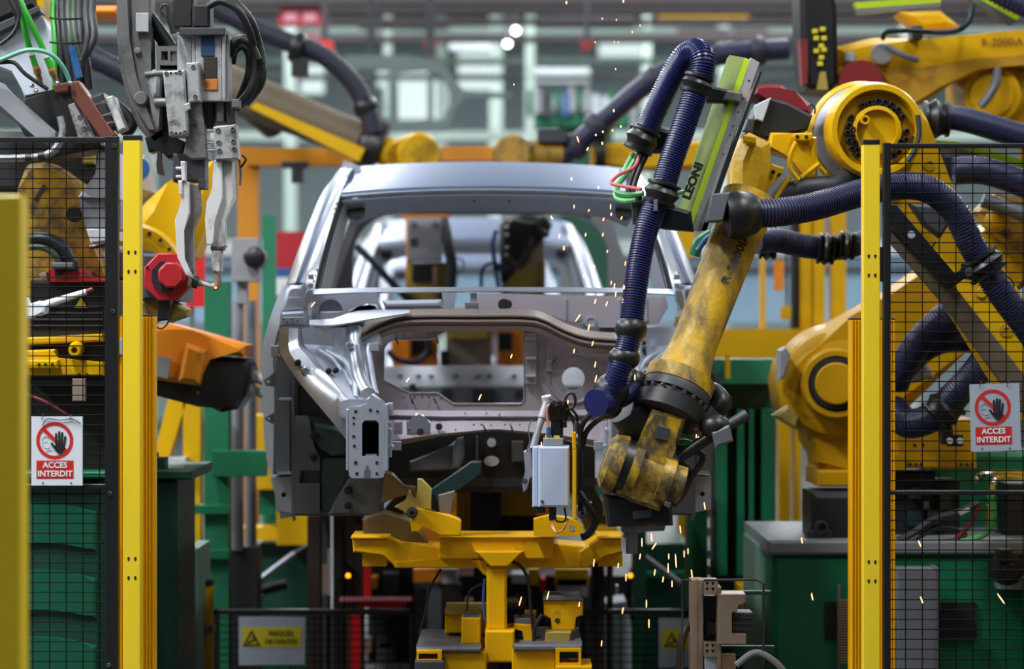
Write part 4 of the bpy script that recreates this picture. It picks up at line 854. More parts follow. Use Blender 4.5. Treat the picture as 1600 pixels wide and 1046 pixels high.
P(lat(MB(), (980, 640, 7.66), (1030, 700, 7.7), [(0, 30), (.4, 34), (1, 26)], 20), 'wrist_gland', M['black_plastic'], rb)
# cables between the clamps
P(MB().tube([(1000, 235, 7.88), (985, 262, 7.86), (968, 285, 7.84), (964, 300, 7.8), (985, 305, 7.74), (1005, 302, 7.72)], px(4.6, 7.8)), 'green_cable', M['green_cable'], rb, 'green cable looping between two clamps')
P(MB().tube([(990, 240, 7.88), (972, 275, 7.87), (962, 305, 7.82), (975, 314, 7.76), (995, 312, 7.73)], px(4.6, 7.8)), 'green_cable', M['green_cable'], rb, 'green cable looping between two clamps')
P(MB().tube([(999, 244, 7.84), (990, 262, 7.82), (966, 274, 7.8), (955, 286, 7.78), (968, 290, 7.74), (1002, 296, 7.68)], px(2.8, 7.8)), 'red_cable', M['red_cable'], rb, 'thin red cable looping between two clamps')
for d in (0, 7): P(MB().tube([(1004+d, 240, 7.87), (990+d, 270, 7.86), (982+d, 300, 7.84), (1000, 310, 7.78)], px(4.5, 7.8)), 'black_cable', M['rubber'], rb)
P(MB().tube([(1048, 303, 7.74), (1068, 300, 7.8)], px(3.5, 7.8)), 'green_cable', M['green_cable'], rb)
text('R-2000iA', (1150, 404, 7.76), .037, M['ink'], fore, math.radians(65), .0006, sx=1.2, yf=lambda x, z: .37*z-.14*x+.17*max(0, x*.9+z*.36-.01))
P(MB().tube([(1085, 400, 8.1), (1092, 380, 8.1), (1112, 366, 8.1)], px(9, 8.1)), 'green_cable', M['green_machine'], rb)
P(MB().tube([(1090, 392, 8.05), (1106, 372, 8.05), (1125, 364, 8.05)], px(4, 8.1)), 'blue_cable', M['blue_cable'], rb)
P(G([(1625, 560), (1760, 560), (1800, 950), (1660, 950)], 8.7, .4), 'base', M['robot_clean'], rb)
P(MB().box((2.08, 8.9, .35), (.5, .5, .7)), 'riser', M['green_machine'], rb)
# robot with the big shoulder joint behind the right fence post
rc = T('industrial_robot', 'clean yellow robot with big round shoulder joint behind the right fence post', 'robot', (1330, 870, 9.6))
P(G([(1216, 596), (1224, 566), (1246, 540), (1268, 524), (1330, 494), (1400, 455), (1480, 400), (1560, 345), (1640, 300), (1640, 420), (1500, 530), (1420, 640), (1370, 678), (1300, 686), (1250, 668), (1222, 638)], 9.55, .4, bev=.05), 'shoulder_arm', M['robot_clean_shaded'], rc)
P(lat(MB(), (1300, 598, 9.8), (1306, 600, 9.46), [(0, 92), (.4, 88), (.7, 80), (.75, 62)], 40), 'shoulder_housing', M['robot_clean_shaded'], rc)
P(lat(MB(), (1305, 600, 9.6), (1307, 600, 9.44), [(0, 60), (1, 52), (1, 44), (.7, 43)], 40), 'joint_rim', M['robot_clean_shaded'], rc)
P(lat(MB(), (1306, 600, 9.5), (1307, 600, 9.43), [(0, 50), (1, 40), (1, 34)], 40), 'joint_seal', M['ink'], rc)
P(lat(MB(), (1306, 600, 9.5), (1307, 600, 9.41), [(0, 36), (.95, 33), (1, 31)], 36), 'joint_cover', M['robot_clean_shaded'], rc)
P(G([(1262, 670), (1300, 660), (1400, 664), (1400, 738), (1345, 738), (1282, 738), (1280, 716), (1266, 694)], 9.6, .4, bev=.03), 'pedestal', M['robot_clean_shaded'], rc)
P(G([(1208, 650), (1232, 634), (1250, 652), (1244, 672)], 9.5, .1, bev=.01), 'stop_lug', M['olive'], rc)
P(G([(1218, 548), (1228, 542), (1236, 556), (1226, 590), (1216, 596)], 9.45, .1, bev=.006), 'name_plate', M['casting_grey'], rc)
P(G([(1278, 736), (1400, 736), (1400, 761), (1278, 761)], 9.5, .4, bev=.006), 'base_flange', M['robot_clean_shaded'], rc)
tur = P(G([(1400, 664), (1525, 655), (1526, 733), (1400, 733)], 9.4, .4, bev=.008), 'turret', M['robot_clean_shaded'], rc)
P(G([(1395, 712), (1414, 712), (1414, 735), (1395, 735)], 9.35, .06), 'turret_foot', M['robot_clean_shaded'], rc)
rep(tur, 'bolt', 'turretbolt', lambda m: m.lathe(Vector((0, .004, 0)), (0, -1, 0), [(0, .006), (.008, .006)], 8), M['bolt_dark'], [(x, 726, 9.4) for x in (1422, 1431, 1439, 1502, 1511, 1519)]+[(1429, 696, 9.4), (1442, 695, 9.4)])
P(MB().hose([(1400, 600, 9.2), (1412, 570, 9.15), (1440, 530, 9.1), (1480, 492, 9.05), (1520, 470, 9.1)], px(22, 9.1), .0095, 14, .9), 'navy_hose', M['hose_navy_dull'], rc)
P(MB().hose([(1395, 640, 9.2), (1420, 662, 9.1), (1460, 650, 9.05), (1500, 610, 9.0), (1535, 570, 9.0), (1545, 545, 9.05), (1525, 530, 9.1), (1480, 528, 9.15), (1440, 545, 9.2), (1410, 575, 9.3)], px(24, 9), .0095, 14, .9), 'hose_loop', M['hose_navy_dull'], rc)
clamp(rc, (1474, 640, 9.03), (.7, 0, .6), 26, .1)
P(G([(1466, 640), (1484, 640), (1492, 690), (1474, 696)], 9.0, .06, bev=.006).bx(1482, 680, 1505, 698, 9.0, .05), 'clamp_foot', M['black_plastic'], rc)
for x in (1484, 1500): P(MB().lathe((x, 689, 9.0), (0, -1, 0), [(0, px(5, 9)), (.006, px(5, 9))], 12), 'clamp_screw', M['pale_grey'], rc)
P(G([(1420, 560), (1445, 560), (1460, 590), (1425, 600)], 9.3, .1, bev=.01), 'valve', M['alu'], rc)
P(MB().box(W(1371, 800, 9.85), (.12, .3, .16)), 'riser', M['black_box'], rc)
P(MB().hose([(1180, 378, 8.7), (1215, 376, 8.75), (1260, 385, 8.8), (1310, 388, 8.85), (1350, 378, 8.9)], px(19, 8.8), .009, 14, .95), 'rear_hose', M['hose_navy_dull'], rc)
for x, y, r in ((1200, 378, 25), (1290, 389, 22), (1322, 384, 20)): clamp(rc, (x, y, 8.8), (1, 0, -.1), r, .06)
# robot at the upper right
rd = T('industrial_robot', 'bright yellow robot forearm crossing the upper right with a black gripper head', 'robot', (1560, 300, 10.6))
P(G([(1306, 72), (1366, 58), (1452, 60), (1600, 46), (1650, 46), (1650, 90), (1600, 98), (1530, 100), (1480, 122), (1445, 160), (1400, 140), (1310, 116)], 10.5, .4, bev=.03), 'forearm', M['robot_clean'], rd)
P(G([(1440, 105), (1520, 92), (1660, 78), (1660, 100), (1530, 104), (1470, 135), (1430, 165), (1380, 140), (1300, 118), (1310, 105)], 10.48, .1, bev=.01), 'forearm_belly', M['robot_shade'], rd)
P(lat(MB(), (1345, 128, 10.6), (1345, 128, 10.4), [(0, 36), (1, 34)], 30), 'motor_mount', M['red_dark'], rd)
P(G([(1250, -20), (1300, -20), (1308, 10), (1310, 130), (1298, 142), (1262, 138), (1252, 100)], 10.4, .3, bev=.02), 'gripper_head', M['black_plastic'], rd)
P(G([(1250, 60), (1262, 60), (1262, 130), (1254, 134)], 10.38, .1), 'gripper_side', M['red_dark'], rd)
m = MB()
for x, y in ((1270, 45), (1282, 42), (1272, 56), (1284, 56), (1280, 68), (1272, 76), (1284, 74), (1280, 86), (1278, 96)): m.bx(x, y, x+8, y+7, 10.38, .02)
P(m, 'hazard_mark', M['sign_yellow'], rd)
P(G([(1282, 112), (1290, 112), (1294, 140), (1276, 140)], 10.38, .02), 'hazard_mark', M['olive'], rd)
P(lat(MB(), (1376, 84, 10.6), (1378, 84, 10.42), [(0, 18), (1, 16), (1, 10)], 20), 'cable_gland', M['casting_grey'], rd)
P(MB().tube([(1385, 72, 10.35), (1410, 86, 10.35), (1434, 94, 10.38)], px(5, 10.4)), 'grey_hose', M['mid_grey'], rd)
P(MB().tube([(1380, 60, 10.4), (1385, 50, 10.35), (1420, 48, 10.35), (1480, 50, 10.35), (1510, 40, 10.35), (1520, 10, 10.35), (1516, -20, 10.35)], px(4, 10.4)), 'teal_cable', M['teal_plate'], rd)
P(MB().bx(1425, 40, 1442, 60, 10.4, .1), 'cable_bracket', M['dark_grey'], rd)
P(MB().bx(1320, 82, 1336, 96, 10.49, .02), 'white_tag', M['sign_dull'], rd)
text('R-2000iA', (1566, 66, 10.49), .045, M['red_dark'], rd, math.radians(2))
P(G([(1406, 18), (1470, 16), (1500, 40), (1440, 46)], 10.7, .2, bev=.02), 'upper_link', M['robot_clean'], rd)
P(lat(MB(), (1548, 148, 10.9), (1550, 148, 10.55), [(0, 56), (.5, 54), (.8, 46), (1, 44), (1, 38)], 36), 'elbow_housing', M['robot_clean'], rd)
P(lat(MB(), (1548, 148, 10.7), (1550, 148, 10.52), [(0, 36), (1, 33)], 30), 'elbow_cover', M['robot_yellow'], rd)
P(MB().tube([(1558, 106, 10.5), (1556, 130, 10.45), (1544, 152, 10.45), (1532, 166, 10.45)], px(7, 10.4)), 'cable_strap', M['mid_grey'], rd)
P(G([(1496, 120), (1640, 100), (1640, 200), (1570, 205), (1498, 170)], 10.75, .3, bev=.02), 'elbow_casting', M['robot_yellow'], rd)
P(MB().cyl((1660, 150, 10.9), (1700, 900, 11.2), .2), 'column', M['robot_yellow'], rd)
P(MB().box((2.6, 11.3, .35), (.9, .9, .7)), 'riser', M['green_dark'], rd)
P(G([(1335, 4), (1470, -6), (1470, 4), (1340, 14)], 10.2, .06), 'lime_carrier', M['lime'], rd)
P(G([(1335, 14), (1470, 4), (1470, 10), (1340, 22)], 10.2, .06), 'carrier_rail', M['rail_grey'], rd)
P(G([(1526, -4), (1540, -4), (1594, 26), (1588, 32)], 10.2, .06), 'lime_carrier', M['lime'], rd)
P(G([(1515, -2), (1526, -2), (1588, 34), (1580, 40)], 10.2, .05), 'carrier_rail', M['mid_grey'], rd)
P(MB().hose([(1540, -20, 10.1), (1575, 0, 10.1), (1620, 20, 10.1)], px(16, 10.1), .02, 12), 'navy_hose', M['hose_navy_dull'], rd)
# third robot's dress pack just above the right fence
re_ = T('hose_carrier', 'lime hose carrier with two navy hoses passing above the right fence panel', 'hose carrier', (1540, 300, 9.2))
P(MB().hose([(1445, 185, 9.1), (1490, 184, 9.1), (1540, 196, 9.1), (1600, 214, 9.1), (1660, 230, 9.1)], px(20, 9.1), .009, 14, .93), 'navy_hose', M['hose_navy_dull'], re_)
clamp(re_, (1462, 186, 9.1), (1, 0, 0), 26, .09)
P(MB().hose([(1490, 268, 9.0), (1530, 266, 9.0), (1580, 280, 9.0), (1650, 310, 9.0)], px(22, 9), .009, 14, .93), 'navy_hose', M['hose_navy_dull'], re_)
P(G([(1455, 218), (1500, 222), (1640, 262), (1640, 276), (1520, 246)], 9.2, .1), 'lime_cover', M['lime'], re_)
P(G([(1462, 228), (1506, 234), (1640, 276), (1640, 292), (1520, 256), (1470, 242)], 9.15, .1), 'rail', M['rail_grey'], re_)
P(G([(1470, 240), (1500, 244), (1520, 255), (1516, 275), (1490, 285), (1478, 268)], 9.05, .1, bev=.01), 'bracket', M['black_plastic'], re_)
P(G([(1560, 300), (1640, 320), (1640, 400), (1590, 390), (1530, 330)], 9.3, .2, bev=.02), 'gearbox', M['robot_oily'], re_)
P(MB().cyl((1535, 312, 9.2), (1640, 350, 9.2), px(12, 9.2)), 'actuator', M['mid_grey'], re_)
P(MB().ball((1556, 345, 9.25), px(18, 9.2)), 'gear_cover', M['robot_yellow'], re_)
P(MB().box((2.5, 9.5, 1.2), (.15, .15, 2.4)).box((2.2, 9.45, 2.16), (.6, .2, .12)), 'stand', M['robot_yellow'], re_)
# green cabinet at lower right with grey top
t = T('machine_cabinet', 'green machine cabinet with a grey dusty top behind the right fence post', 'cabinet', (1400, 523+1.6*4000/9.3, 9.3))
P(MB().bx(1207, 866, 1640, 523+1.6*4000/9.3, 9.3, .9, .02), 'body', M['green_machine'], t)
P(MB().bx(1200, 845, 1640, 868, 9.28, .95, .01), 'top', M['grey_top'], t)
P(MB().bx(1180, 850, 1206, 523+1.6*4000/9.6, 9.6, .5, .02), 'side_post', M['green_pale'], t)
for x0, x1 in ((1290, 1330), (1470, 1526)): P(MB().bx(x0, 942, x1, 1000, 9.28, .03, 0), 'vent_opening', M['ink'], t)
P(MB().bx(1402, 890, 1462, 1120, 9.1, .12, .004), 'side_panel', M['panel_grey'], t); P(MB().bx(1461, 888, 1468, 1120, 9.08, .12, .003), 'panel_edge', M['mid_grey'], t)
m = MB()
for k in range(24): m.bx(1311, 938+k*4.2, 1332, 940.5+k*4.2, 9.2, .02, 0)
P(m, 'spring', M['tan_rust'], t, kind='stuff'); P(MB().bx(1309, 915, 1314, 1050, 9.22, .02), 'spring_rod', M['mid_grey'], t)
P(MB().lathe((1570, 888, 9.25), (0, -1, 0), [(0, px(26, 9.2)), (.05, px(26, 9.2)), (.06, px(12, 9.2)), (.14, px(11, 9.2))], 20).bx(1562, 860, 1582, 880, 9.15, .08), 'plug', M['black_plastic'], t)
P(MB().bx(1562, 905, 1640, 922, 9.2, .1), 'ledge', M['grey_top'], t)
t = T('motor_unit', 'dark motor unit bolted on the grey cabinet top left of the yellow post', 'motor', (1300, 846, 9.4))
P(MB().bx(1268, 770, 1345, 847, 9.4, .3, .02), 'housing', M['black_box'], t)
P(MB().lathe((1283, 824, 9.4), (0, -1, 0), [(0, px(11, 9.4)), (.03, px(11, 9.4)), (.031, px(7, 9.4)), (.01, px(6, 9.4))], 18).bx(1262, 830, 1300, 846, 9.38, .1), 'flange', M['dark_grey'], t)
t = T('robot_riser', 'green riser block with yellow edge posts under the robots behind the right fence', 'riser', (1560, 846, 9.9))
P(MB().bx(1455, 706, 1640, 846, 9.9, .3, .02), 'block', M['green_machine'], t)
P(MB().bx(1568, 760, 1574, 850, 9.6, .05), 'edge_post', M['bg_yellow'], t); P(MB().bx(1544, 790, 1549, 850, 9.6, .05), 'edge_post', M['bg_yellow'], t)
P(MB().bx(1574, 756, 1640, 850, 9.5, .2), 'dark_box', M['black_box'], t)
t = T('connector_box', 'black connector panel with looping cables behind the right fence', 'panel', (1430, 846, 9.5))
P(MB().bx(1398, 738, 1462, 846, 9.55, .2, .006).bx(1462, 752, 1500, 846, 9.55, .2, .006), 'housing', M['black_box'], t)
for x0, y0, x1, y1, m in ((1418, 800, 1444, 822, 'teal_plate'), (1450, 800, 1470, 820, 'dark_grey'), (1444, 782, 1452, 796, 'mid_grey'), (1470, 772, 1486, 796, 'dark_grey'), (1424, 762, 1440, 780, 'dark_grey')):
    P(MB().bx(x0, y0, x1, y1, 9.5, .06, .003), 'socket', M[m], t)
for pts, r, mm in (([(1402, 845, 9.3), (1425, 835, 9.3), (1460, 812, 9.3), (1500, 800, 9.3), (1530, 785, 9.3)], 6, 'dark_grey'), ([(1420, 850, 9.3), (1470, 825, 9.3), (1510, 835, 9.3), (1485, 845, 9.3), (1450, 848, 9.3)], 3, 'rubber'), ([(1545, 770, 9.3), (1552, 800, 9.3), (1540, 835, 9.3), (1500, 846, 9.3)], 5, 'green_cable'), ([(1525, 755, 9.3), (1535, 741, 9.3), (1580, 740, 9.3), (1610, 742, 9.3)], 5, 'chrome'), ([(1550, 775, 9.25), (1552, 755, 9.25), (1565, 745, 9.25), (1610, 748, 9.25)], 5, 'chrome'), ([(1530, 790, 9.3), (1515, 820, 9.3), (1490, 846, 9.3)], 4, 'red_dark')):
    P(MB().tube(pts, px(r, 9.3)), 'cable', M[mm], t)
P(G([(1498, 800), (1514, 793), (1516, 799), (1500, 806)], 9.28, .02), 'cable_tag', M['pale_grey'], t)
# small green bed with yellow pads in front of the press
t = T('press_base', 'green press base with a pale edge right of the aluminium fixture', 'machine', (1190, 1046, 10))
P(MB().bx(1178, 900, 1206, 523+1.6*4000/10.2, 10.2, .4, .03), 'post', M['green_pale'], t); P(MB().bx(1155, 916, 1182, 952, 10.3, .2), 'pad', M['bg_yellow'], t)
# ---------------- left side: welding guns and robots ----------------
g = T('welding_gun', 'grey spot welding gun with a curved frame and two pale electrode arms', 'welding gun', (300, 450, 8.05))
P(G([(181, -30), (183, 60), (188, 110), (198, 160), (216, 200), (240, 228), (262, 214), (246, 180), (238, 150), (236, 110), (235, 40), (236, -30)], 8.1, .1, bev=.012), 'curved_frame', M['gun_grey'], g)
P(G([(200, -30), (202, 60), (210, 120), (226, 170), (246, 205), (232, 205), (214, 172), (196, 130), (186, 60), (184, -30)], 8.08, .03, bev=.006), 'frame_rib', M['gun_grey'], g)
P(MB().bx(212, 20, 232, 50, 8.08, .01), 'rating_plate', M['alu'], g)
P(MB().lathe((215, 79, 8.095), (0, -1, 0), [(0, px(5, 8)), (.006, px(5, 8)), (.007, px(2, 8))], 16), 'boss', M['alu_dirty'], g)
P(G([(226, 116), (240, 108), (250, 112), (248, 150), (238, 152)], 8.05, .06, bev=.01), 'frame_pad', M['alu'], g)
P(MB().lathe((222, 155, 8.1), (0, -1, 0), [(0, px(13, 8)), (.02, px(12, 8)), (.03, px(9, 8))], 18), 'weld_lump', M['gun_grey'], g)
P(MB().cyl((242, 160, 8.06), (262, 160, 8.06), px(7, 8)).cyl((226, 117, 8.05), (256, 114, 8.06), px(5, 8)), 'pin', M['alu_dirty'], g)
P(G([(243, 72), (296, 72), (298, 112), (246, 112)], 8.1, .08, [[(252, 80), (262, 80), (262, 94), (252, 94)], [(266, 80), (276, 80), (276, 96), (266, 96)], [(280, 80), (294, 80), (294, 100), (280, 100)], [(250, 102), (277, 102), (277, 109), (250, 109)]]), 'rib_bracket', M['gun_grey'], g)
P(MB().bx(246, 60, 268, 112, 8.2, .06), 'back_plate', M['gun_grey'], g)
P(MB().bx(277, 56, 300, 160, 8.06, .1, .003).bx(300, 54, 306, 160, 8.03, .12).bx(306, 56, 347, 158, 8.02, .12, .003).bx(347, 54, 352, 158, 8.01, .12).bx(353, 54, 357, 158, 8.03, .1), 'cylinder_body', M['alu'], g)
P(MB().bx(314, 56, 335, 88, 8.015, .004), 'label', M['blue_label'], g, 'faded blue label'); P(MB().bx(318, 89, 339, 123, 8.015, .004), 'label', M['dark_brown'], g, 'burnt dark label')
P(MB().bx(319, 123, 340, 141, 8.015, .004), 'label', M['orange_label'], g, 'scorched orange label')
P(MB().bx(280, 43, 351, 55, 7.99, .14, .003), 'top_flange', M['dark_grey'], g)
P(MB().bx(300, 6, 328, 44, 8.02, .1, .008).bx(270, -30, 302, 44, 8.08, .1, .008), 'drive_motor', M['black_box'], g)
P(MB().tube([(262, 28, 8.0), (252, 16, 8.0), (254, 8, 8.0), (261, 9, 8.0), (263, 20, 8.0), (268, 36, 8.0), (274, 52, 8.0)], px(2.2, 8), 6), 'cable_end', M['rubber'], g)
P(MB().cyl((263, 24, 7.99), (272, 52, 7.99), px(5, 8), seg=10), 'cable_boot', M['rubber'], g)
gb = P(G([(254, 111), (288, 109), (294, 206), (291, 212), (264, 212), (258, 150)], 7.96, .08, bev=.006), 'guide_block', M['alu'], g)
bolts(gb, [(260, 115, 7.96), (281, 113, 7.96), (268, 208, 7.96), (289, 207, 7.96)], px(3.6, 8), M['bolt'])
bolts(gb, [(267, 114, 7.96), (275, 114, 7.96), (275, 208, 7.96), (282, 208, 7.96)], px(1.8, 8), M['bolt_dark'])
sp = P(G([(291, 98), (310, 97), (313, 158), (294, 160)], 7.97, .06, bev=.004), 'side_plate', M['alu'], g)
bolts(sp, [(302, 105, 7.97), (305, 151, 7.97)], px(3.8, 8))
P(G([(287, 163), (296, 160), (297, 170), (290, 176)], 7.955, .02, bev=.003), 'plate_ear', M['alu'], g)
P(G([(295, 158), (313, 158), (316, 190), (322, 204), (325, 248), (298, 250), (286, 240), (293, 222)], 8.0, .1, bev=.006), 'slide', M['alu_dirty'], g)
P(MB().bx(318, 158, 358, 192, 8.08, .08, .006).bx(338, 160, 350, 190, 8.05, .05), 'knuckle', M['gun_grey'], g)
P(MB().bx(362, 155, 374, 168, 8.0, .06), 'side_lug', M['gun_grey'], g)
cb = P(G([(333, 198), (368, 194), (372, 248), (336, 250)], 7.95, .08, bev=.004), 'clamp_block', M['alu'], g)
bolts(cb, [(341, 204, 7.95), (364, 202, 7.95), (342, 223, 7.95), (365, 221, 7.95), (343, 236, 7.95), (366, 233, 7.95)], px(4.4, 8))
for y in (204, 223, 235): P(MB().cyl((324, y, 8.0), (336, y, 8.0), px(3, 8), seg=10), 'pin', M['chrome'], g)
P(G([(226, 215), (256, 196), (262, 214), (290, 222), (286, 240), (262, 248), (248, 232), (232, 238)], 8.1, .1, bev=.008), 'shroud', M['black_plastic'], g)
P(G([(246, 238), (252, 238), (252, 252), (258, 275), (246, 272), (244, 258)], 8.1, .02), 'torn_strip', M['dark_brown'], g)
P(MB().bx(270, 240, 320, 284, 8.02, .1, .004).bx(270, 262, 283, 280, 7.98, .05).bx(310, 280, 321, 295, 8.0, .08), 'arm_holder', M['dark_grey'], g)
for y in (263, 276): P(MB().cyl((275, y, 7.97), (283, y, 7.97), px(2.2, 8), seg=8), 'pin', M['gun_white'], g)
P(G([(282, 252), (290, 252), (290, 283), (284, 283)], 7.95, .03, bev=.003).pr([(278, 282), (285, 282), (285, 306), (280, 304)], 7.95, .03, bev=.003), 'link', M['gun_white'], g)
P(G([(285, 284), (295, 284), (296, 333), (286, 360), (287, 404), (300, 430), (302, 436), (290, 430), (277, 402), (273, 345), (285, 310)], 7.96, .05, bev=.003), 'electrode_arm', M['gun_white'], g)
P(G([(294, 288), (310, 288), (312, 330), (300, 362), (302, 410), (303, 432), (286, 404), (286, 352), (296, 330)], 7.99, .06, bev=.003), 'arm_side', M['alu_dirty'], g)
P(G([(334, 250), (347, 250), (348, 310), (334, 345), (334, 378), (330, 384), (323, 382), (320, 342), (323, 315), (333, 292)], 7.97, .06, bev=.003), 'electrode_arm', M['gun_white'], g)
P(G([(347, 252), (362, 252), (365, 309), (350, 342), (352, 384), (348, 388), (330, 386), (333, 342), (347, 310)], 7.99, .07, bev=.003), 'arm_side', M['gun_white'], g)
P(MB().bx(329, 385, 349, 391, 7.98, .06), 'arm_collar', M['dark_grey'], g)
P(G([(331, 390), (346, 390), (346, 424), (342, 428), (332, 424), (330, 404)], 7.98, .05, bev=.006), 'tip_holder', M['gun_white'], g)
P(MB().tube([(339, 422, 8.0), (340, 438, 8.0), (338, 446, 8.0), (332, 449, 8.0)], px(6.5, 8), 12), 'hooked_tip', M['beige_alu'], g)
P(lat(MB(), (296, 438, 8.0), (332, 448, 8.0), [(0, 10), (.15, 10), (.16, 6), (.5, 5), (.55, 4), (1, 3.5)], 14), 'electrode_tip', M['gun_white'], g)
P(lat(MB(), (302, 440, 7.99), (310, 442, 7.99), [(0, 10), (1, 10)], 18), 'tip_ring', M['black_plastic'], g)
P(MB().ball((337, 450, 7.985), px(1.5, 8)), 'hot_spot', M['hot_tip'], g, 'glowing spot at the electrode tip')
for a, r in (([(325, 10, 8.0), (345, 2, 8.0), (372, 16, 8.0), (388, 45, 8.02), (396, 70, 8.05)], 6), ([(330, 4, 8.05), (362, 2, 8.05), (390, 30, 8.05), (404, 70, 8.08), (410, 100, 8.08)], 7), ([(358, 88, 8.1), (366, 68, 8.1), (382, 62, 8.1), (396, 76, 8.1), (400, 110, 8.1), (390, 145, 8.1), (365, 172, 8.12)], 8), ([(362, 100, 8.15), (366, 80, 8.15), (380, 72, 8.15), (390, 88, 8.15), (388, 120, 8.15), (372, 160, 8.15)], 7), ([(402, 80, 8.12), (409, 110, 8.12), (404, 135, 8.12), (384, 160, 8.15)], 8), ([(235, 25, 8.15), (250, 45, 8.15), (268, 72, 8.15)], 8), ([(236, 40, 8.18), (250, 62, 8.18), (266, 80, 8.18)], 7)):
    P(MB().tube(a, px(r, 8), 10), 'gun_hose', M['rubber'], g)
P(MB().tube([(378, 60, 8.05), (394, 68, 8.05), (405, 92, 8.06)], px(4, 8), 8), 'gun_hose', M['dark_green_hose'], g, 'dark green hose')
P(MB().tube([(374, 250, 8.0), (376, 270, 8.0), (375, 290, 8.0)], px(2, 8), 6), 'sensor_cable', M['mid_grey'], g)
P(MB().tube([(376, 262, 8.0), (384, 250, 8.0), (378, 242, 8.0)], px(2, 8), 6), 'sensor_cable', M['rubber'], g)
P(MB().bx(250, 104, 300, 214, 8.12, .08, .006), 'dark_core', M['black_plastic'], g)
P(G([(228, 128), (244, 122), (250, 160), (252, 200), (244, 206), (236, 172)], 8.06, .05, bev=.008), 'frame_casting', M['alu_dirty'], g)
P(G([(312, 158), (334, 158), (334, 200), (324, 206), (318, 190)], 8.06, .06, bev=.004), 'dark_link', M['black_plastic'], g)
P(G([(352, 158), (366, 158), (368, 196), (354, 196)], 8.04, .06, bev=.004), 'dark_link', M['dark_brown'], g)
# carrying robot behind the gun
r2 = T('industrial_robot', 'yellow robot arm with a bolted round flange behind the left yellow post', 'robot', (225, 620, 9.2))
P(G([(205, 340), (225, 315), (262, 285), (285, 270), (330, 250), (340, 300), (300, 400), (262, 415), (205, 400)], 9.3, .3, bev=.05), 'forearm', M['robot_clean'], r2)
P(lat(MB(), (206, 432, 9.15), (206, 432, 8.95), [(0, 84), (.8, 82), (1, 78), (1, 70)], 40), 'flange', M['robot_clean'], r2)
P(lat(MB(), (206, 432, 9.0), (206, 432, 8.94), [(0, 62), (1, 60), (1, 52)], 36), 'flange_rim', M['robot_yellow'], r2)
rep(r2, 'bolt_hole', 'fl', lambda m: m.lathe(Vector((0, .004, 0)), (0, -1, 0), [(0, .007), (.006, .007)], 10), M['ink'], [(206+72*math.cos(a), 432-72*math.sin(a), 8.95) for a in (.35, .62, .9, 1.18, 1.46)])
P(G([(150, 300), (225, 240), (236, 300), (200, 330), (160, 330)], 9.5, .2, bev=.03), 'pale_housing', M['casting_grey'], r2)
P(lat(MB(), (214, 264, 9.4), (216, 264, 9.35), [(0, 20), (1, 18)], 24), 'blue_plug', M['blue_cable'], r2)
P(MB().box(W(150, 420, 9.6), (.3, .3, .35), bev=.02), 'arm_base', M['robot_oily'], r2)
P(MB().box((W(130, 0, 9.6).x, 9.6, .8), (.25, .25, 1.6)), 'column', M['black_box'], r2)
P(MB().hose([(120, 70, 10), (150, 92, 10), (190, 112, 10), (240, 146, 10)], px(18, 10), .012, 12, .95), 'hose', M['hose_dark'], r2)
P(MB().bx(52, -40, 92, 62, 9.9, .2, .02), 'yellow_housing', M['robot_yellow'], r2)
P(MB().bx(140, 8, 186, 26, 10.2, .2, .02), 'yellow_arm', M['orange'], r2)
t = T('servo_motor', 'red octagonal servo motor end with black body right of the left post', 'motor', (262, 475, 8.3))
def octo(x, y, rx, ry, c=.3): return [(x-rx*(1-2*c*.5*2), y-ry), (x+rx*(1-2*c), y-ry), (x+rx, y-ry*(1-2*c)), (x+rx, y+ry*(1-2*c)), (x+rx*(1-2*c), y+ry), (x-rx*(1-2*c), y+ry), (x-rx, y+ry*(1-2*c)), (x-rx, y-ry*(1-2*c))]
epl = P(G(octo(261, 433, 36, 37), 8.1, .05, bev=.004), 'end_plate', M['red_paint'], t)
P(G(octo(267, 430, 20, 20), 8.05, .06, bev=.006), 'end_cap', M['red_paint'], t)
P(G(octo(258, 432, 21, 23), 8.085, .03), 'cap_gap', M['ink'], t)
bolts(epl, [(230, 418, 8.1), (273, 415, 8.1), (280, 422, 8.1), (253, 416, 8.1), (250, 446, 8.1)], px(2, 8), M['bolt_dark'])
P(MB().bx(221, 396, 281, 470, 8.15, .35, .01), 'body', M['dark_grey'], t)
P(MB().bx(183, 390, 222, 438, 8.2, .3, .01), 'rear_body', M['black_box'], t)
P(G([(245, 468), (266, 468), (264, 500), (246, 502)], 8.12, .06, bev=.004), 'connector', M['black_plastic'], t)
P(MB().tube([(264, 488, 8.12), (262, 505, 8.12), (252, 514, 8.12), (243, 510, 8.12)], px(1.5, 8), 6), 'connector_cable', M['rubber'], t)
P(G([(268, 470), (294, 484), (291, 494), (263, 504)], 8.2, .12, bev=.008), 'cone_stop', M['olive'], t)
P(G([(222, 470), (244, 470), (246, 494), (222, 494)], 8.2, .2), 'mount', M['robot_oily'], t)
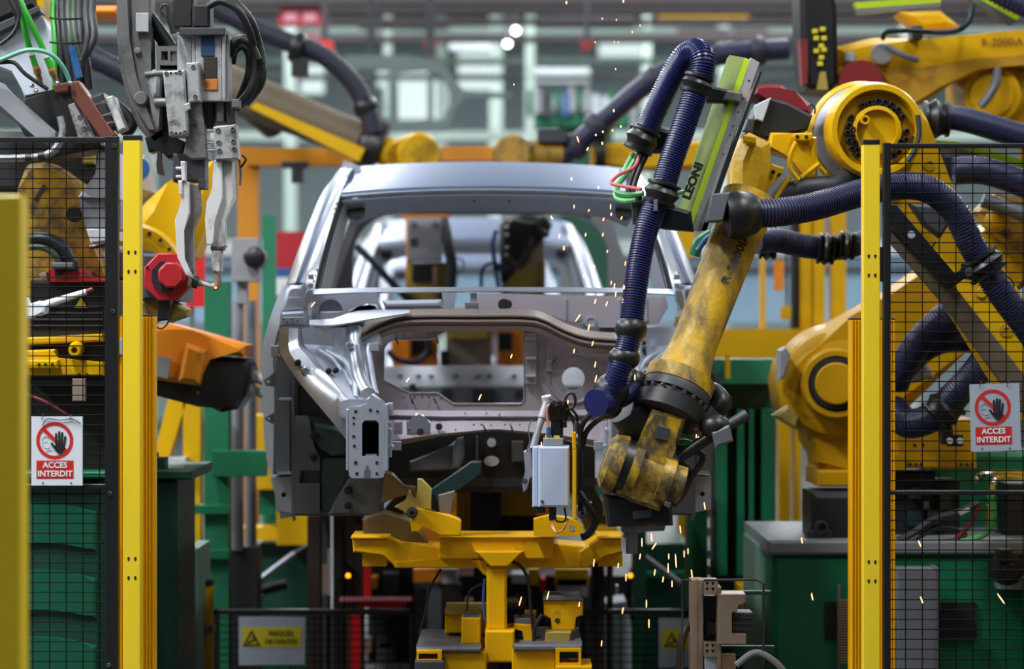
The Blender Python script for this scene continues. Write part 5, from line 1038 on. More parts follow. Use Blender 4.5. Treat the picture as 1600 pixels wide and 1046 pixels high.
# orange robot wrist pointing toward the car
t = T('robot_wrist', 'orange robot wrist with a black gripper pointing at the car from the left', 'robot', (310, 560, 9.4))
P(G([(225, 512), (262, 506), (300, 516), (384, 540), (382, 558), (322, 553), (308, 603), (225, 592)], 9.35, .3, bev=.02), 'wrist', M['orange'], t)
P(G([(290, 536), (322, 548), (310, 600), (278, 596)], 9.3, .1, bev=.015), 'wrist_cover', M['orange'], t)
P(G([(225, 590), (308, 602), (318, 556), (385, 562), (392, 575), (384, 618), (370, 640), (345, 645), (312, 630), (225, 614)], 9.38, .26, bev=.015), 'gripper_body', M['black_plastic'], t)
P(G([(380, 560), (392, 568), (390, 600), (380, 600)], 9.4, .2), 'gripper_plate', M['black_box'], t)
P(MB().cyl((388, 582, 9.5), (420, 600, 9.5), px(10, 9.4), px(7, 9.4)), 'gripper_finger', M['gun_white'], t); P(MB().cyl((385, 604, 9.5), (412, 618, 9.5), px(8, 9.4), px(6, 9.4)), 'gripper_finger', M['gun_white'], t)
P(G([(244, 556), (266, 560), (262, 592), (244, 588)], 9.32, .02), 'paper_label', M['casting_grey'], t)
bolts(t, [(322, 566, 9.37), (318, 580, 9.37), (312, 602, 9.37), (309, 614, 9.37)], px(2.4, 9.3))
P(MB().box(W(216, 555, 9.5), (.12, .25, .2), bev=.02), 'arm', M['orange'], t)
P(MB().box((W(212, 0, 9.55).x, 9.55, .75), (.12, .2, 1.5)), 'column', M['orange'], t)
# upper left welding transformer with hoses
t = T('welding_transformer', 'pale grey welding transformer with green hoses and copper bar above the left fence', 'welding gun', (90, 220, 8.2))
P(G([(-20, 34), (62, 18), (74, 40), (96, 78), (118, 130), (104, 136), (38, 152), (20, 108), (-20, 100)], 8.25, .2, bev=.006), 'casing', M['pale_grey'], t)
P(G([(-20, 44), (60, 8), (63, 18), (-20, 62)], 8.2, .1, bev=.004), 'top_bar', M['dark_grey'], t)
P(G([(-20, -20), (48, -20), (54, 8), (-20, 40)], 8.22, .15, bev=.01), 'top_box', M['black_box'], t)
P(G([(36, 152), (112, 128), (128, 170), (165, 230), (60, 250), (25, 190)], 8.25, .2, bev=.01), 'lower_housing', M['black_box'], t)
P(G([(-20, 122), (0, 128), (12, 142), (84, 205), (86, 222), (76, 228), (62, 220), (-20, 160)], 8.1, .08, bev=.02), 'support_arm', M['casting_grey'], t)
P(G([(110, 128), (122, 126), (180, 212), (160, 220), (112, 152)], 8.1, .1, bev=.004), 'copper_bar', M['copper'], t)
P(G([(82, 132), (108, 128), (108, 142), (86, 146)], 8.12, .06, bev=.004), 'copper_block', M['copper'], t)
P(G([(106, 164), (117, 160), (148, 218), (124, 222)], 8.12, .06, bev=.003), 'bracket', M['alu'], t)
bolts(t, [(125, 183, 8.12), (132, 201, 8.12)], px(4, 8.1))
P(G([(136, 152), (160, 144), (182, 200), (166, 208)], 8.16, .14, bev=.008), 'cylinder_block', M['dark_grey'], t)
for a, b in (((143, 167), (168, 158)), ((154, 184), (176, 177)), ((162, 196), (181, 190))): P(MB().cyl((*a, 8.13), (*b, 8.13), px(2.5, 8.1), seg=10), 'guide_rod', M['chrome'], t)
P(G([(165, 152), (176, 149), (196, 200), (185, 206)], 8.1, .1, bev=.004), 'end_plate', M['gun_white'], t)
P(MB().tube([(180, 165, 8.2), (196, 178, 8.2), (206, 195, 8.2), (192, 212, 8.2)], px(10, 8.1), 10), 'black_hose', M['rubber'], t)
for a, c in (([(22, -20, 8.1), (32, 10, 8.1), (42, 60, 8.12), (56, 105, 8.14)], (59, 108)), ([(26, -10, 8.08), (42, 24, 8.08), (62, 65, 8.1), (80, 108, 8.12)], (82, 111))):
    P(MB().tube(a, px(5, 8.1), 10), 'green_hose', M['green_hose'], t, 'bright green hose')
    d = W(*a[-1])-W(*a[-2]); e = W(*a[-1])
    P(MB().lathe(e-d*.02, d, [(0, px(5.6, 8.1)), (.008, px(5.6, 8.1))], 14), 'hose_ring', M['orange_ring'], t)
    P(MB().lathe(e+d*.05, d, [(0, px(6, 8.1)), (.018, px(6, 8.1)), (.02, px(4.5, 8.1)), (.04, px(4.5, 8.1)), (.041, px(3.5, 8.1)), (.055, px(3.5, 8.1))], 10), 'fitting', M['brass'], t)
    f = W(*a[2]); P(MB().lathe(f.lerp(e, .35), d, [(0, px(5.4, 8.1)), (.022, px(5.4, 8.1))], 14), 'hose_tag', M['sign_white'], t)
P(MB().tube([(-20, 104, 8.05), (10, 90, 8.05), (45, 78, 8.05), (78, 84, 8.06), (98, 104, 8.08), (108, 126, 8.1)], px(3.6, 8.1), 8), 'teal_hose', M['teal_hose'], t, 'pale teal hose arching over the casing')
for a in ([(20, -20, 8.04), (30, 20, 8.04), (22, 50, 8.04), (0, 70, 8.04)], [(0, 98, 8.06), (22, 98, 8.06), (40, 116, 8.06), (75, 140, 8.08)], [(4, -20, 8.05), (24, 20, 8.05), (27, 45, 8.06)]): P(MB().tube(a, px(3.2, 8.1), 8), 'thin_hose', M['rubber'], t)
for x, a, mm, r in ((86, 0, 'green_hose', 5), (93, 1, 'rubber', 6), (101, 2, 'rubber', 8), (110, 1, 'dark_green_hose', 7), (118, 3, 'dark_green_hose', 6), (127, 2, 'rubber', 7), (138, -2, 'rubber', 8), (146, -5, 'dark_grey', 7)):
    P(MB().tube([(x, -20, 8.3), (x-3, 20, 8.28), (x, 60, 8.25), (x+a*4, 100, 8.24), (x+a*6, 140, 8.24)], px(r, 8.2), 10), 'bundle_hose', M[mm], t)
P(MB().tube([(112, 72, 8.2), (118, 98, 8.2), (124, 122, 8.2)], px(6, 8.2), 10), 'bundle_hose', M['blue_cable'], t, 'blue hose in the bundle')
for y in (28, 66): P(MB().tube([(78, y, 8.2), (100, y+2, 8.16), (128, y+1, 8.2)], px(1.6, 8.2), 6), 'cable_tie', M['ink'], t)
P(MB().tube([(94, 182, 8.1), (98, 205, 8.1), (90, 228, 8.1), (70, 243, 8.1), (30, 247, 8.1), (-30, 248, 8.1)], px(6, 8.1), 12), 'braided_hose', M['braid'], t)
P(MB().lathe((70, 243, 8.1), (-1, 0, -.2), [(0, px(7, 8.1)), (.02, px(7, 8.1))], 14).lathe((50, 247, 8.1), (-1, 0, -.0), [(0, px(7, 8.1)), (.02, px(7, 8.1))], 14), 'hose_sleeve', M['rubber'], t)
for x, y in ((50, 134), (56, 142), (90, 130), (110, 130)): P(MB().ball((x, y, 8.08), px(4, 8.1), seg=10), 'fitting', M['chrome'], t)
P(MB().box(W(20, -60, 8.4), (.25, .25, .5)), 'robot_flange', M['robot_yellow'], t)
# robot behind the left fence
t = T('industrial_robot', 'yellow robot body with a red and black motor behind the left fence panel', 'robot', (100, 860, 8.5))
P(G([(38, 262), (44, 256), (72, 252), (92, 262), (132, 292), (122, 308), (140, 372), (156, 440), (180, 440), (180, 600), (20, 600), (20, 310), (36, 305)], 8.5, .3, bev=.02), 'arm_plate', M['robot_oily'], t)
P(G([(-30, 205), (140, 205), (160, 250), (150, 285), (122, 300), (-30, 300)], 8.7, .2, bev=.02), 'dark_housing', M['black_box'], t)
P(MB().bx(128, 240, 147, 256, 8.66, .05, .006), 'yellow_plug', M['olive'], t)
P(MB().lathe((115, 335, 8.5), (0, -1, 0), [(0, px(12, 8.5)), (.004, px(11, 8.5))], 24), 'plate_hole', M['ink'], t)
P(G([(52, 312), (68, 288), (72, 291), (56, 315)], 8.495, .004), 'stencil_mark', M['dark_brown'], t)
P(G([(154, 235), (188, 240), (188, 312), (122, 308), (134, 292), (150, 272)], 8.4, .1, bev=.003), 'white_guard', M['sign_white'], t)
P(G([(122, 309), (188, 313), (188, 358), (134, 356)], 8.42, .1), 'grey_guard', M['casting_grey'], t)
P(G([(134, 357), (166, 358), (186, 362), (186, 376), (142, 381)], 8.4, .08, bev=.006), 'white_nozzle', M['sign_white'], t)
P(MB().tube([(142, 386, 8.4), (156, 384, 8.38), (186, 376, 8.4)], px(3.5, 8.4), 8), 'guard_strap', M['black_plastic'], t)
P(G([(158, 388), (186, 384), (186, 410), (166, 412)], 8.42, .08, bev=.006), 'white_cone', M['gun_white'], t)
P(MB().tube([(20, 385, 8.3), (60, 374, 8.3), (92, 384, 8.3), (108, 408, 8.3), (112, 425, 8.3)], px(12, 8.3), 12), 'hose_bundle', M['black_plastic'], t)
P(MB().tube([(20, 392, 8.27), (60, 386, 8.27), (85, 398, 8.27), (96, 420, 8.28)], px(5, 8.3), 10), 'bundle_hose', M['dark_green_hose'], t)
P(MB().bx(80, 410, 114, 420, 8.25, .1, .004), 'hose_foot', M['mid_grey'], t)
P(MB().bx(46, 438, 172, 600, 8.35, .3, .01), 'motor_body', M['black_box'], t)
P(G([(72, 438), (76, 420), (130, 422), (132, 432), (166, 436), (166, 441), (72, 441)], 8.3, .2, bev=.004), 'motor_top', M['red_paint'], t)
P(G([(86, 421), (96, 421), (96, 432), (86, 432)], 8.29, .02), 'top_gap', M['ink'], t)
P(G([(61, 428), (72, 425), (73, 435), (63, 437)], 8.26, .04, bev=.002), 'plug', M['beige_alu'], t)
for y in (470, 480, 490, 500): P(MB().bx(46, y+8, 160, y+11, 8.34, .02, .001), 'cooling_fin', M['dark_grey'], t)
P(G([(126, 465), (136, 481), (117, 481)], 8.335, .006), 'warning_triangle', M['sign_yellow'], t, 'small yellow warning triangle')
P(G([(20, 528), (160, 522), (160, 534), (20, 540)], 8.3, .2, bev=.006).pr([(20, 548), (86, 546), (88, 562), (160, 566), (160, 588), (20, 588)], 8.3, .25, bev=.006).pr([(38, 563), (90, 563), (90, 576), (38, 576)], 8.26, .06, bev=.004), 'base_casting', M['robot_clean'], t)
P(MB().lathe((120, 545, 8.3), (0, -1, -.1), [(0, px(12, 8.3)), (.04, px(10, 8.3)), (.05, px(9, 8.3)), (.05, px(5, 8.3)), (.02, px(5, 8.3))], 20), 'base_boss', M['robot_clean'], t)
bolts(t, [(61, 570, 8.26), (71, 570, 8.26), (82, 570, 8.26), (124, 586, 8.3), (136, 586, 8.3)], px(2.6, 8.3), M['bolt_dark'])
P(MB().bx(20, 590, 172, 740, 8.5, .3), 'pedestal', M['black_box'], t)
P(MB().bx(113, 592, 133, 627, 8.28, .02, .002), 'tab_plate', M['beige_alu'], t)
P(MB().tube([(35, 615, 8.3), (70, 628, 8.28), (110, 652, 8.3)], px(2.5, 8.3), 6), 'red_cable', M['red_dark'], t)
t = T('electrode', 'white welding electrode with a copper tip lying across the left fence view', 'electrode', (90, 500, 8.0))
P(MB().cyl((66, 478, 8.0), (135, 456, 8.0), px(6.5, 8), px(4.5, 8), 16), 'shank', M['sign_white'], t)
P(MB().cyl((135, 456, 8.0), (145, 452, 8.0), px(4, 8), px(3.5, 8), 12), 'tip', M['copper'], t)
P(G([(28, 468), (38, 464), (43, 480), (62, 470), (70, 480), (68, 490), (48, 496), (20, 502), (20, 480)], 7.96, .08, bev=.006), 'holder', M['sign_white'], t)
P(MB().box(W(10, 486, 8.0), (.12, .08, .06)), 'holder_arm', M['gun_white'], t)
# green bin, cabinet, bollard at lower left
t = T('green_tank', 'dark green tank with painted light patches behind the lower part of the left fence', 'tank', (95, 523+1.6*4000/8.4, 8.4))
P(MB().bx(-60, 745, 166, 523+1.6*4000/8.4, 8.4, .9, .03), 'shell', M['green_dark'], t)
for y in (790, 895, 1000): P(G([(x, y+((x-60)/110.)**2*22-4) for x in range(-50, 160, 20)]+[(x, y+58+((x-60)/110.)**2*22) for x in range(150, -52, -20)], 8.385, .04, bev=.008), 'light_patch', M['green_tank'], t)  # lighter curved panels standing for light patches on the flat tank
P(MB().bx(-60, 738, 168, 748, 8.35, .95, .006), 'lid', M['green_machine'], t)
t = T('machine_cabinet', 'dark green cabinet with an overhanging lid right of the left yellow post', 'cabinet', (258, 523+1.6*4000/8.9, 8.9))
P(MB().bx(205, 750, 277, 523+1.6*4000/8.9, 8.9, .5, .012), 'body', M['green_dark'], t); P(MB().bx(200, 735, 300, 750, 8.85, .6, .006), 'lid', M['green_dark'], t)
P(MB().bx(241, 716, 257, 735, 8.9, .1).bx(240, 708, 245, 718, 8.92, .05), 'catch', M['green_dark'], t)
t = T('green_bin', 'green rounded bin with pale edge beside the yellow bollard', 'bin', (292, 523+1.6*4000/9.6, 9.6))
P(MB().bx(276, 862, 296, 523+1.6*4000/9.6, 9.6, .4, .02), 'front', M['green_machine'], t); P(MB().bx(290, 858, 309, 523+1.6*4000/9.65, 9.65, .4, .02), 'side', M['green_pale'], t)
t = T('bollard', 'yellow bollard with a black cap at the left end of the low fence', 'bollard', (319, 523+1.6*4000/9.9, 9.9))
P(MB().bx(308, 914, 331, 523+1.6*4000/9.9, 9.9, .06, .004), 'tube', M['bg_yellow'], t); P(MB().bx(308, 908, 331, 915, 9.89, .07, .004), 'cap', M['black_paint'], t); P(MB().bx(306, 979, 333, 990, 9.88, .08), 'band', M['mid_grey'], t)
# ---------------- front safety fence ----------------
def post(x0, x1, yt, Y, label, keys):
    t = T('fence_post', label, 'post', W((x0+x1)/2, 523+1.6*4000/Y, Y), )
    tb = P(MB().bx(x0, yt+8, x1, 523+1.6*4000/Y, Y, .05, .002), 'tube', M['post_yellow'], t)
    P(MB().bx(x0-.2, yt, x1+.2, yt+8, Y-.001, .052, .002), 'cap', M['black_paint'], t)
    P(MB().box((W((x0+x1)/2, 0, Y).x, Y+.025, .006), (.14, .14, .012)), 'foot_plate', M['post_yellow'], t)
    for y in keys:
        for f in (.33, .72):
            x = x0+(x1-x0)*f
            P(G(ring(x, y, 2.3)[6:]+ring(x, y, 2.3)[:0]+[(x+1.9, y+.6), (x+1.1, y+4), (x-1.1, y+4), (x-1.9, y+.6)]+ring(x, y, 2.3)[5:6], Y-.0006, .003), 'keyhole', M['ink'], tb)
    return t
lp = post(192, 219, 211, 7.5, 'bright yellow fence post with keyhole slots left of the car', (394, 424, 873, 903))
rp = post(1349, 1375, 218, 7.5, 'mustard yellow fence post with keyhole slots right of the car', (400, 430, 878, 908))
P(MB().bx(1375, 386, 1383, 440, 7.51, .03, .003), 'hinge_plate', M['dark_grey'], rp)
t = T('fence_post', 'broad blurred yellow post at the left picture edge, nearest the camera', 'post', W(8, 523+1.6*4000/5, 5))
P(MB().bx(-26, 305, 32, 523+1.6*4000/5, 5, .08, .003), 'tube', M['post_yellow'], t)
P(MB().box((W(3, 0, 5).x, 5.04, .006), (.14, .14, .012)), 'foot_plate', M['post_yellow'], t)
def curtain(x0, x1, yt, Y, label):
    t = T('light_curtain', label, 'light curtain', W((x0+x1)/2, 523+1.6*4000/Y, Y))
    P(MB().bx(x0, yt+2, x1, 523+1.6*4000/Y, Y, .06, .003), 'housing', M['curtain_yellow'], t)
    P(MB().bx(x0, yt-1, x1, yt+2, Y, .06, .001), 'end_cap', M['dark_grey'], t)
    n = int((x1-x0)/5)
    for k in range(n):
        x = x0+2+k*5
        P(MB().bx(x, yt+2, x+2.6, 523+1.6*4000/Y, Y-.004, .006, .001), 'rib', M['curtain_yellow'], t)
    return t
lc = curtain(181, 241, 493, 7.65, 'ribbed yellow light curtain column behind the left fence post')
P(MB().bx(183, 530, 191, 555, 7.63, .02), 'sticker', M['sign_dull'], lc)
curtain(1329, 1399, 498, 7.65, 'ribbed yellow light curtain column behind the right fence post')
def fence(label, x0, x1, yt, ymid, stile, vx, hy, w, Y=7.5, wr=.0017):
    t = T('mesh_fence', label, 'fence', W((x0+x1)/2, 1046, Y))
    yb = 523+1.5*4000/Y
    P(MB().bx(x0, yt, x1, yt+w, Y, .03, .002), 'top_rail', M['black_paint'], t)
    P(MB().bx(x0, ymid, x1, ymid+w, Y, .03, .002), 'mid_rail', M['black_paint'], t)
    P(MB().bx(x0, yb-w, x1, yb, Y, .03, .002), 'bottom_rail', M['black_paint'], t)
    P(MB().bx(stile[0], yt-1, stile[1], yb, Y-.002, .034, .002), 'stile', M['black_paint'], t)
    m = MB(); lo = min(x0, x1); hi = max(x0, x1)
    for x in vx: m.tube([(x, yt+4, Y+.02), (x, yb-4, Y+.02)], wr, 6)
    for y in hy: m.tube([(lo, y, Y+.0165), (hi, y, Y+.0165)], wr, 6)
    P(m, 'wire_mesh', M['wire_black'], t, kind='stuff')
    for x in (x0, x1):
        P(MB().box((W(x, 0, Y).x, Y+.02, W(0, yb, Y).z/2), (.04, .04, W(0, yb, Y).z)), 'leg', M['black_paint'], t)
    return t
lf = fence('black wire mesh fence panel on the left with a white prohibition sign', -60, 184, 214, 757, (164, 184), [-27+26.1*k for k in range(8)], [233+15.4*k for k in range(70)], 8)
bolts(lf, [(178, 228, 7.498), (176, 487, 7.498), (172, 772, 7.498), (170, 1040, 7.498)], px(3.6, 7.5), M['chrome'], 'fixing_bolt')
rf = fence('black wire mesh fence panel on the right with a white prohibition sign', 1381, 1680, 224, 767, (1381, 1392), [1415+26.2*k for k in range(11)], [240+15.5*k for k in range(68)], 7)
# prohibition signs tied to the mesh
def bar(m, a, b, w, Y, d):
    dx, dy = b[0]-a[0], b[1]-a[1]; n = math.hypot(dx, dy); ux, uy = -dy/n*w/2, dx/n*w/2; ex, ey = dx/n*w*.4, dy/n*w*.4
    m.pr([(a[0]+ux, a[1]+uy), (b[0]+ux, b[1]+uy), (b[0]+ex, b[1]+ey), (b[0]-ux, b[1]-uy), (a[0]-ux, a[1]-uy)], Y, d)
def sign(ox, oy, w, h, label, rot, m0):
    Y = 7.47; c, s_ = math.cos(rot), math.sin(rot); k = w/80
    t = T('prohibition_sign', label, 'sign', W(ox+w/2, oy+h, Y))
    def R(x, y): x -= 40; y -= 54; return (ox+w/2+k*(x*c-y*s_), oy+h/2+k*(x*s_+y*c))
    def pl(pts, m, name, dy): return P(G([R(*p) for p in pts], Y-dy, .0012), name, M[m], t)
    pl([(0, 0), (80, 0), (80, 108), (0, 108)], m0, 'board', 0)
    cx, cy = R(36.5, 38)
    P(G(ring(cx, cy, 29*k, 40), Y-.0008, .001, [ring(cx, cy, 23.6*k, 40)]), 'red_ring', M['sign_red'], t)
    m = MB(); bar(m, R(19, 20), R(55, 55), 6*k, Y-.0012, .001); P(m, 'red_slash', M['sign_red'], t)
    m = MB()
    for a, b in (((39, 48), (38.5, 27)), ((43.2, 46), (43.5, 24)), ((47, 46), (48.3, 25.5)), ((50.5, 48), (53, 32)), ((40, 54), (31.5, 42))): bar(m, R(*a), R(*b), 3.3*k, Y-.0022, .001)
    m.pr([R(*p) for p in ((37, 46), (52, 44.5), (52.5, 51), (48, 58), (42, 58.5), (37.5, 53))], Y-.0023, .001)
    bm = m; P(m, 'hand_symbol', M['ink'], t, 'black raised hand symbol', kind='stuff')
    m = MB(); q = Y-.001
    m.tube([(*R(17, 36), q), (*R(20, 32), q), (*R(26, 32), q), (*R(29, 36), q)], .0006, 6).tube([(*R(17, 36), q), (*R(18, 46), q), (*R(24, 50), q), (*R(29, 48), q)], .0006, 6).tube([(*R(20, 40), q), (*R(25, 40), q)], .0006, 6).tube([(*R(22, 56), q), (*R(27, 53), q), (*R(33, 53), q)], .0006, 6)
    P(m, 'face_outline', M['ink_line'], t, kind='stuff')
    rfld = pl([(8, 69), (66, 69), (66, 97.5), (8, 97.5)], 'sign_red', 'red_field', .0006)
    x, y = R(37, 76.5); text('ACCES', (x, y, Y-.0014), .024*k, M['lettering_white'], rfld, -rot, .0006, sx=.98)
    x, y = R(37, 90); text('INTERDIT', (x, y, Y-.0014), .024*k, M['lettering_white'], rfld, -rot, .0006, sx=.98)
    for a in (18, 62):
        x, y = R(a, 1); P(MB().tube([(x-2, y+4, Y-.002), (x, y-3, Y-.004), (x+2, y-5, Y+.02)], .0012, 6), 'cable_tie', M['ink'], t)
        x, y = R(a, 104); P(MB().lathe((x, y, Y), (0, -1, 0), [(0, .0022), (.002, .0022)], 10), 'rivet', M['ink'], t)
    return t
sl = sign(49, 651, 80, 108, 'white ACCES INTERDIT sign on the left fence panel', 0, 'sign_white')
P(MB().tube([(66, 666, 7.466), (74, 655, 7.466), (95, 657, 7.466), (112, 655, 7.466), (126, 662, 7.466)], .0014, 6), 'tie_wire', M['ink'], sl)
sign(1516, 599, 78, 107, 'white ACCES INTERDIT sign on the right fence panel', -.025, 'sign_dull')  # same sign in greyer white, weaker light put into the board colour
# low fence with fall hazard signs
def low_fence(label, x0, x1, stile, Y):
    t = T('mesh_fence', label, 'fence', W((x0+x1)/2, 523+1.6*4000/Y, Y)); yb = 523+1.5*4000/Y
    P(MB().bx(x0, 953, x1, 961, Y, .03, .003), 'top_rail', M['black_paint'], t)
    P(MB().bx(stile[0], 953, stile[1], 523+1.6*4000/Y, Y, .03, .003), 'stile', M['black_paint'], t)
    P(MB().bx(x1-8, 953, x1, 523+1.6*4000/Y, Y, .03, .003), 'stile', M['black_paint'], t)
    P(MB().bx(x0, yb-8, x1, yb, Y, .03, .003), 'bottom_rail', M['black_paint'], t)
    m = MB()
    for k in range(int((x1-x0)/19)): m.tube([(x0+8+k*19, 957, Y+.02), (x0+8+k*19, yb, Y+.02)], .0022, 5)
    for k in range(12): m.tube([(x0, 966+k*11.5, Y+.016), (x1, 966+k*11.5, Y+.016)], .0022, 5)
    P(m, 'wire_mesh', M['wire_black'], t, kind='stuff')
low_fence('low black mesh fence left of the carriage with a fall hazard sign', 332, 648, (332, 342), 10.4)
low_fence('low black mesh fence right of the carriage with a fall hazard sign', 905, 1078, (905, 912), 10.4)
def fall(x0, y0, x1, y1, tri, box, label):
    Y = 10.36; t = T('warning_sign', label, 'sign', W((x0+x1)/2, y1, Y))
    P(G([(x0, y0), (x1, y0+1), (x1-1, y1-1), (x0, y1)], Y, .002), 'board', M['sign_dull'], t)
    P(G(box, Y-.001, .0012), 'yellow_field', M['sign_yellow'], t)
    a, b, c = tri; ctr = ((a[0]+b[0]+c[0])/3, (a[1]+b[1]+c[1])/3)
    P(G([a, b, c], Y-.002, .001, [[(p[0]+(ctr[0]-p[0])*.3, p[1]+(ctr[1]-p[1])*.3) for p in tri]]), 'triangle', M['ink'], t)
    m = MB(); bar(m, (ctr[0]-6, ctr[1]+4), (ctr[0]+6, ctr[1]-2), 3, Y-.002, .001); m.ball((ctr[0]+2, ctr[1]-5, Y-.001), px(1.8, Y), (1, .2, 1), 8); P(m, 'falling_figure', M['ink'], t, kind='stuff')
    return t
t = fall(373, 964, 477, 1040, ((393, 985), (379, 1010), (407, 1010)), [(378, 981), (471, 981), (470, 1012), (378, 1012)], 'white sign with yellow RISQUES DE CHUTES panel on the left low fence')
P(G([(409, 982), (470, 982), (469, 1011), (409, 1011)], 10.3592, .0004, [[(410, 983), (469, 983), (468, 1010), (410, 1010)]]), 'field_border', M['ink_soft'], t)
text('RISQUES', (439, 990.5, 10.357), .0255, M['ink_soft'], t, 0, .0006, sx=1.05); text('DE CHUTES', (439, 1003, 10.357), .0255, M['ink_soft'], t, 0, .0006)
fall(1029, 966, 1105, 1044, ((1050, 988), (1037, 1012), (1063, 1012)), [(1035, 983), (1100, 984), (1100, 1015), (1035, 1015)], 'white sign with a yellow hazard triangle on the right low fence')
# ---------------- carriage under the car ----------------
def carriage(name='carriage'):
    t = T('carriage', 'yellow welded conveyor carriage with a central post carrying the first car', 'carriage', W(775, 523+1.6*4000/8.5, 8.5), 'conveyor carriages')
    cy = M['carriage_yellow']
    P(G([(550, 841), (608, 841), (625, 850), (690, 855), (690, 888), (617, 888), (600, 864), (552, 864)], 8.35, .2, bev=.006), 'cross_beam', cy, t)
    P(G([(686, 840), (866, 840), (866, 874), (686, 874)], 8.3, .22, bev=.004), 'cross_beam', cy, t)
    P(G([(684, 874), (866, 874), (866, 850), (922, 855), (922, 888), (617, 888), (617, 878)], 8.34, .2, bev=.004), 'beam_flange', cy, t)
    P(G([(904, 888), (904, 862), (936, 841), (972, 841), (972, 865), (944, 865), (922, 888)], 8.33, .2, bev=.006), 'cross_beam', cy, t)
    P(MB().bx(548, 839, 608, 842, 8.33, .24, .001).bx(686, 839, 866, 841, 8.29, .24, .001).bx(934, 839, 974, 842, 8.31, .24, .001), 'beam_cap', cy, t)
    P(G([(742, 862), (818, 862), (793, 886), (766, 886)], 8.26, .06, bev=.004), 'gusset', cy, t)
    P(G([(735, 876), (762, 876), (762, 902), (755, 898)], 8.3, .03, bev=.003), 'gusset', cy, t); P(G([(790, 876), (805, 876), (793, 892)], 8.3, .03, bev=.003), 'gusset', cy, t)
    P(MB().bx(760, 886, 792, 986, 8.28, .16, .008), 'post', cy, t)
    P(MB().bx(758, 986, 804, 1036, 8.24, .2, .006), 'post_foot', cy, t)
    P(MB().bx(695, 955, 758, 990, 8.5, .2, .004), 'side_box', M['carriage_yellow'], t); P(MB().bx(695, 952, 758, 962, 8.48, .22, .003), 'box_lid', M['olive'], t)
    P(MB().bx(721, 966, 751, 1007, 8.3, .14, .004), 'block', cy, t); P(G([(721, 972), (751, 972), (749, 965), (723, 965)], 8.31, .12), 'block_top', M['mid_grey'], t)
    P(G([(803, 975), (830, 977), (834, 1008), (818, 1008), (818, 986), (803, 984)], 8.32, .1, bev=.003), 'hook_block', cy, t); P(MB().bx(803, 967, 832, 977, 8.33, .12, .003), 'block_top', M['mid_grey'], t)
    P(MB().cyl((810, 985, 8.36), (810, 1008, 8.36), px(5, 8.3)), 'pin', M['dark_grey'], t)
    P(G([(850, 938), (911, 938), (911, 963), (898, 963), (898, 986), (862, 986), (862, 965), (850, 963)], 8.35, .16, bev=.004), 'bracket_box', cy, t); P(G([(848, 939), (912, 939), (906, 932), (852, 932)], 8.34, .16, bev=.002), 'bracket_top', M['mid_grey'], t)
    bolts(t, [(854, 969, 8.36), (871, 970, 8.35)], px(4, 8.3), M['bolt_dark'])
    P(G([(853, 988), (893, 988), (890, 1008), (851, 1008)], 8.3, .16, bev=.004), 'pad', M['olive'], t)
    P(MB().bx(820, 958, 838, 1000, 8.5, .1, .004), 'bracket_box', cy, t)
    P(MB().bx(650, 1012, 752, 1020, 8.2, .5, .006), 'deck', M['mid_grey'], t); P(MB().bx(802, 1008, 910, 1018, 8.2, .5, .006), 'deck', M['mid_grey'], t)
    P(MB().bx(690, 1020, 760, 1130, 8.22, .4, .004).bx(800, 1016, 868, 1130, 8.22, .4, .004), 'chassis', cy, t)
    P(G([(651, 1018), (690, 1018), (690, 1034), (651, 1034)], 8.15, .1, [[(654, 1022), (684, 1022), (684, 1031), (654, 1031)]]), 'socket_frame', cy, t); P(MB().bx(648, 1034, 694, 1050, 8.12, .15, .003), 'step', M['dark_grey'], t)
    P(G([(868, 1014), (908, 1014), (908, 1042), (868, 1042)], 8.18, .1, [[(874, 1019), (904, 1019), (904, 1037), (874, 1037)]]), 'socket_frame', cy, t); P(MB().bx(868, 1042, 925, 1130, 8.15, .2, .003), 'side_plate', cy, t)
    P(MB().box((W(775, 0, 8.5).x, 8.6, .14), (.45, .5, .28)), 'skid', M['dark_grey'], t)
    for pts, r in (([(689, 890, 8.4), (672, 920, 8.4), (664, 960, 8.4), (655, 990, 8.4)], 2), ([(800, 878, 8.3), (816, 888, 8.3), (826, 912, 8.3), (830, 960, 8.3), (836, 1000, 8.3)], 2.6), ([(755, 912, 8.35), (734, 925, 8.35), (730, 955, 8.35)], 1.6), ([(812, 965, 8.4), (812, 940, 8.4), (806, 925, 8.4)], 1.5), ([(847, 960, 8.3), (836, 980, 8.3), (834, 1002, 8.3)], 3)):
        P(MB().tube(pts, px(r, 8.3), 8), 'cable', M['rubber'], t)
    P(MB().tube([(757, 905, 8.3), (755, 940, 8.3), (758, 970, 8.3)], px(2, 8.3), 8), 'blue_tube', M['blue_cable'], t)
    # clamps that hold the shell
    P(G([(616, 793), (636, 781), (636, 772), (639, 766), (645, 779), (652, 781), (652, 749), (659, 749), (674, 765), (673, 798), (652, 793), (641, 809), (631, 798)], 8.24, .05, bev=.003), 'hook', M['olive'], t)
    P(G([(651, 794), (676, 802), (700, 805), (716, 811), (720, 815), (720, 838), (687, 838), (672, 827), (662, 822), (656, 822), (656, 832), (643, 832), (640, 808)], 8.2, .06, bev=.004), 'clamp_arm', cy, t)
    P(MB().lathe((644, 801, 8.2), (0, -1, 0), [(0, px(9, 8.2)), (.012, px(9, 8.2)), (.014, px(6, 8.2)), (.024, px(6, 8.2)), (.025, px(3, 8.2)), (.015, px(2.5, 8.2))], 20), 'pivot', M['dark_grey'], t)
    P(G([(834, 812), (858, 806), (890, 810), (912, 822), (912, 838), (834, 838)], 8.22, .06, [[(889, 822), (898, 822), (898, 832), (889, 832)]]), 'clamp_arm', cy, t)
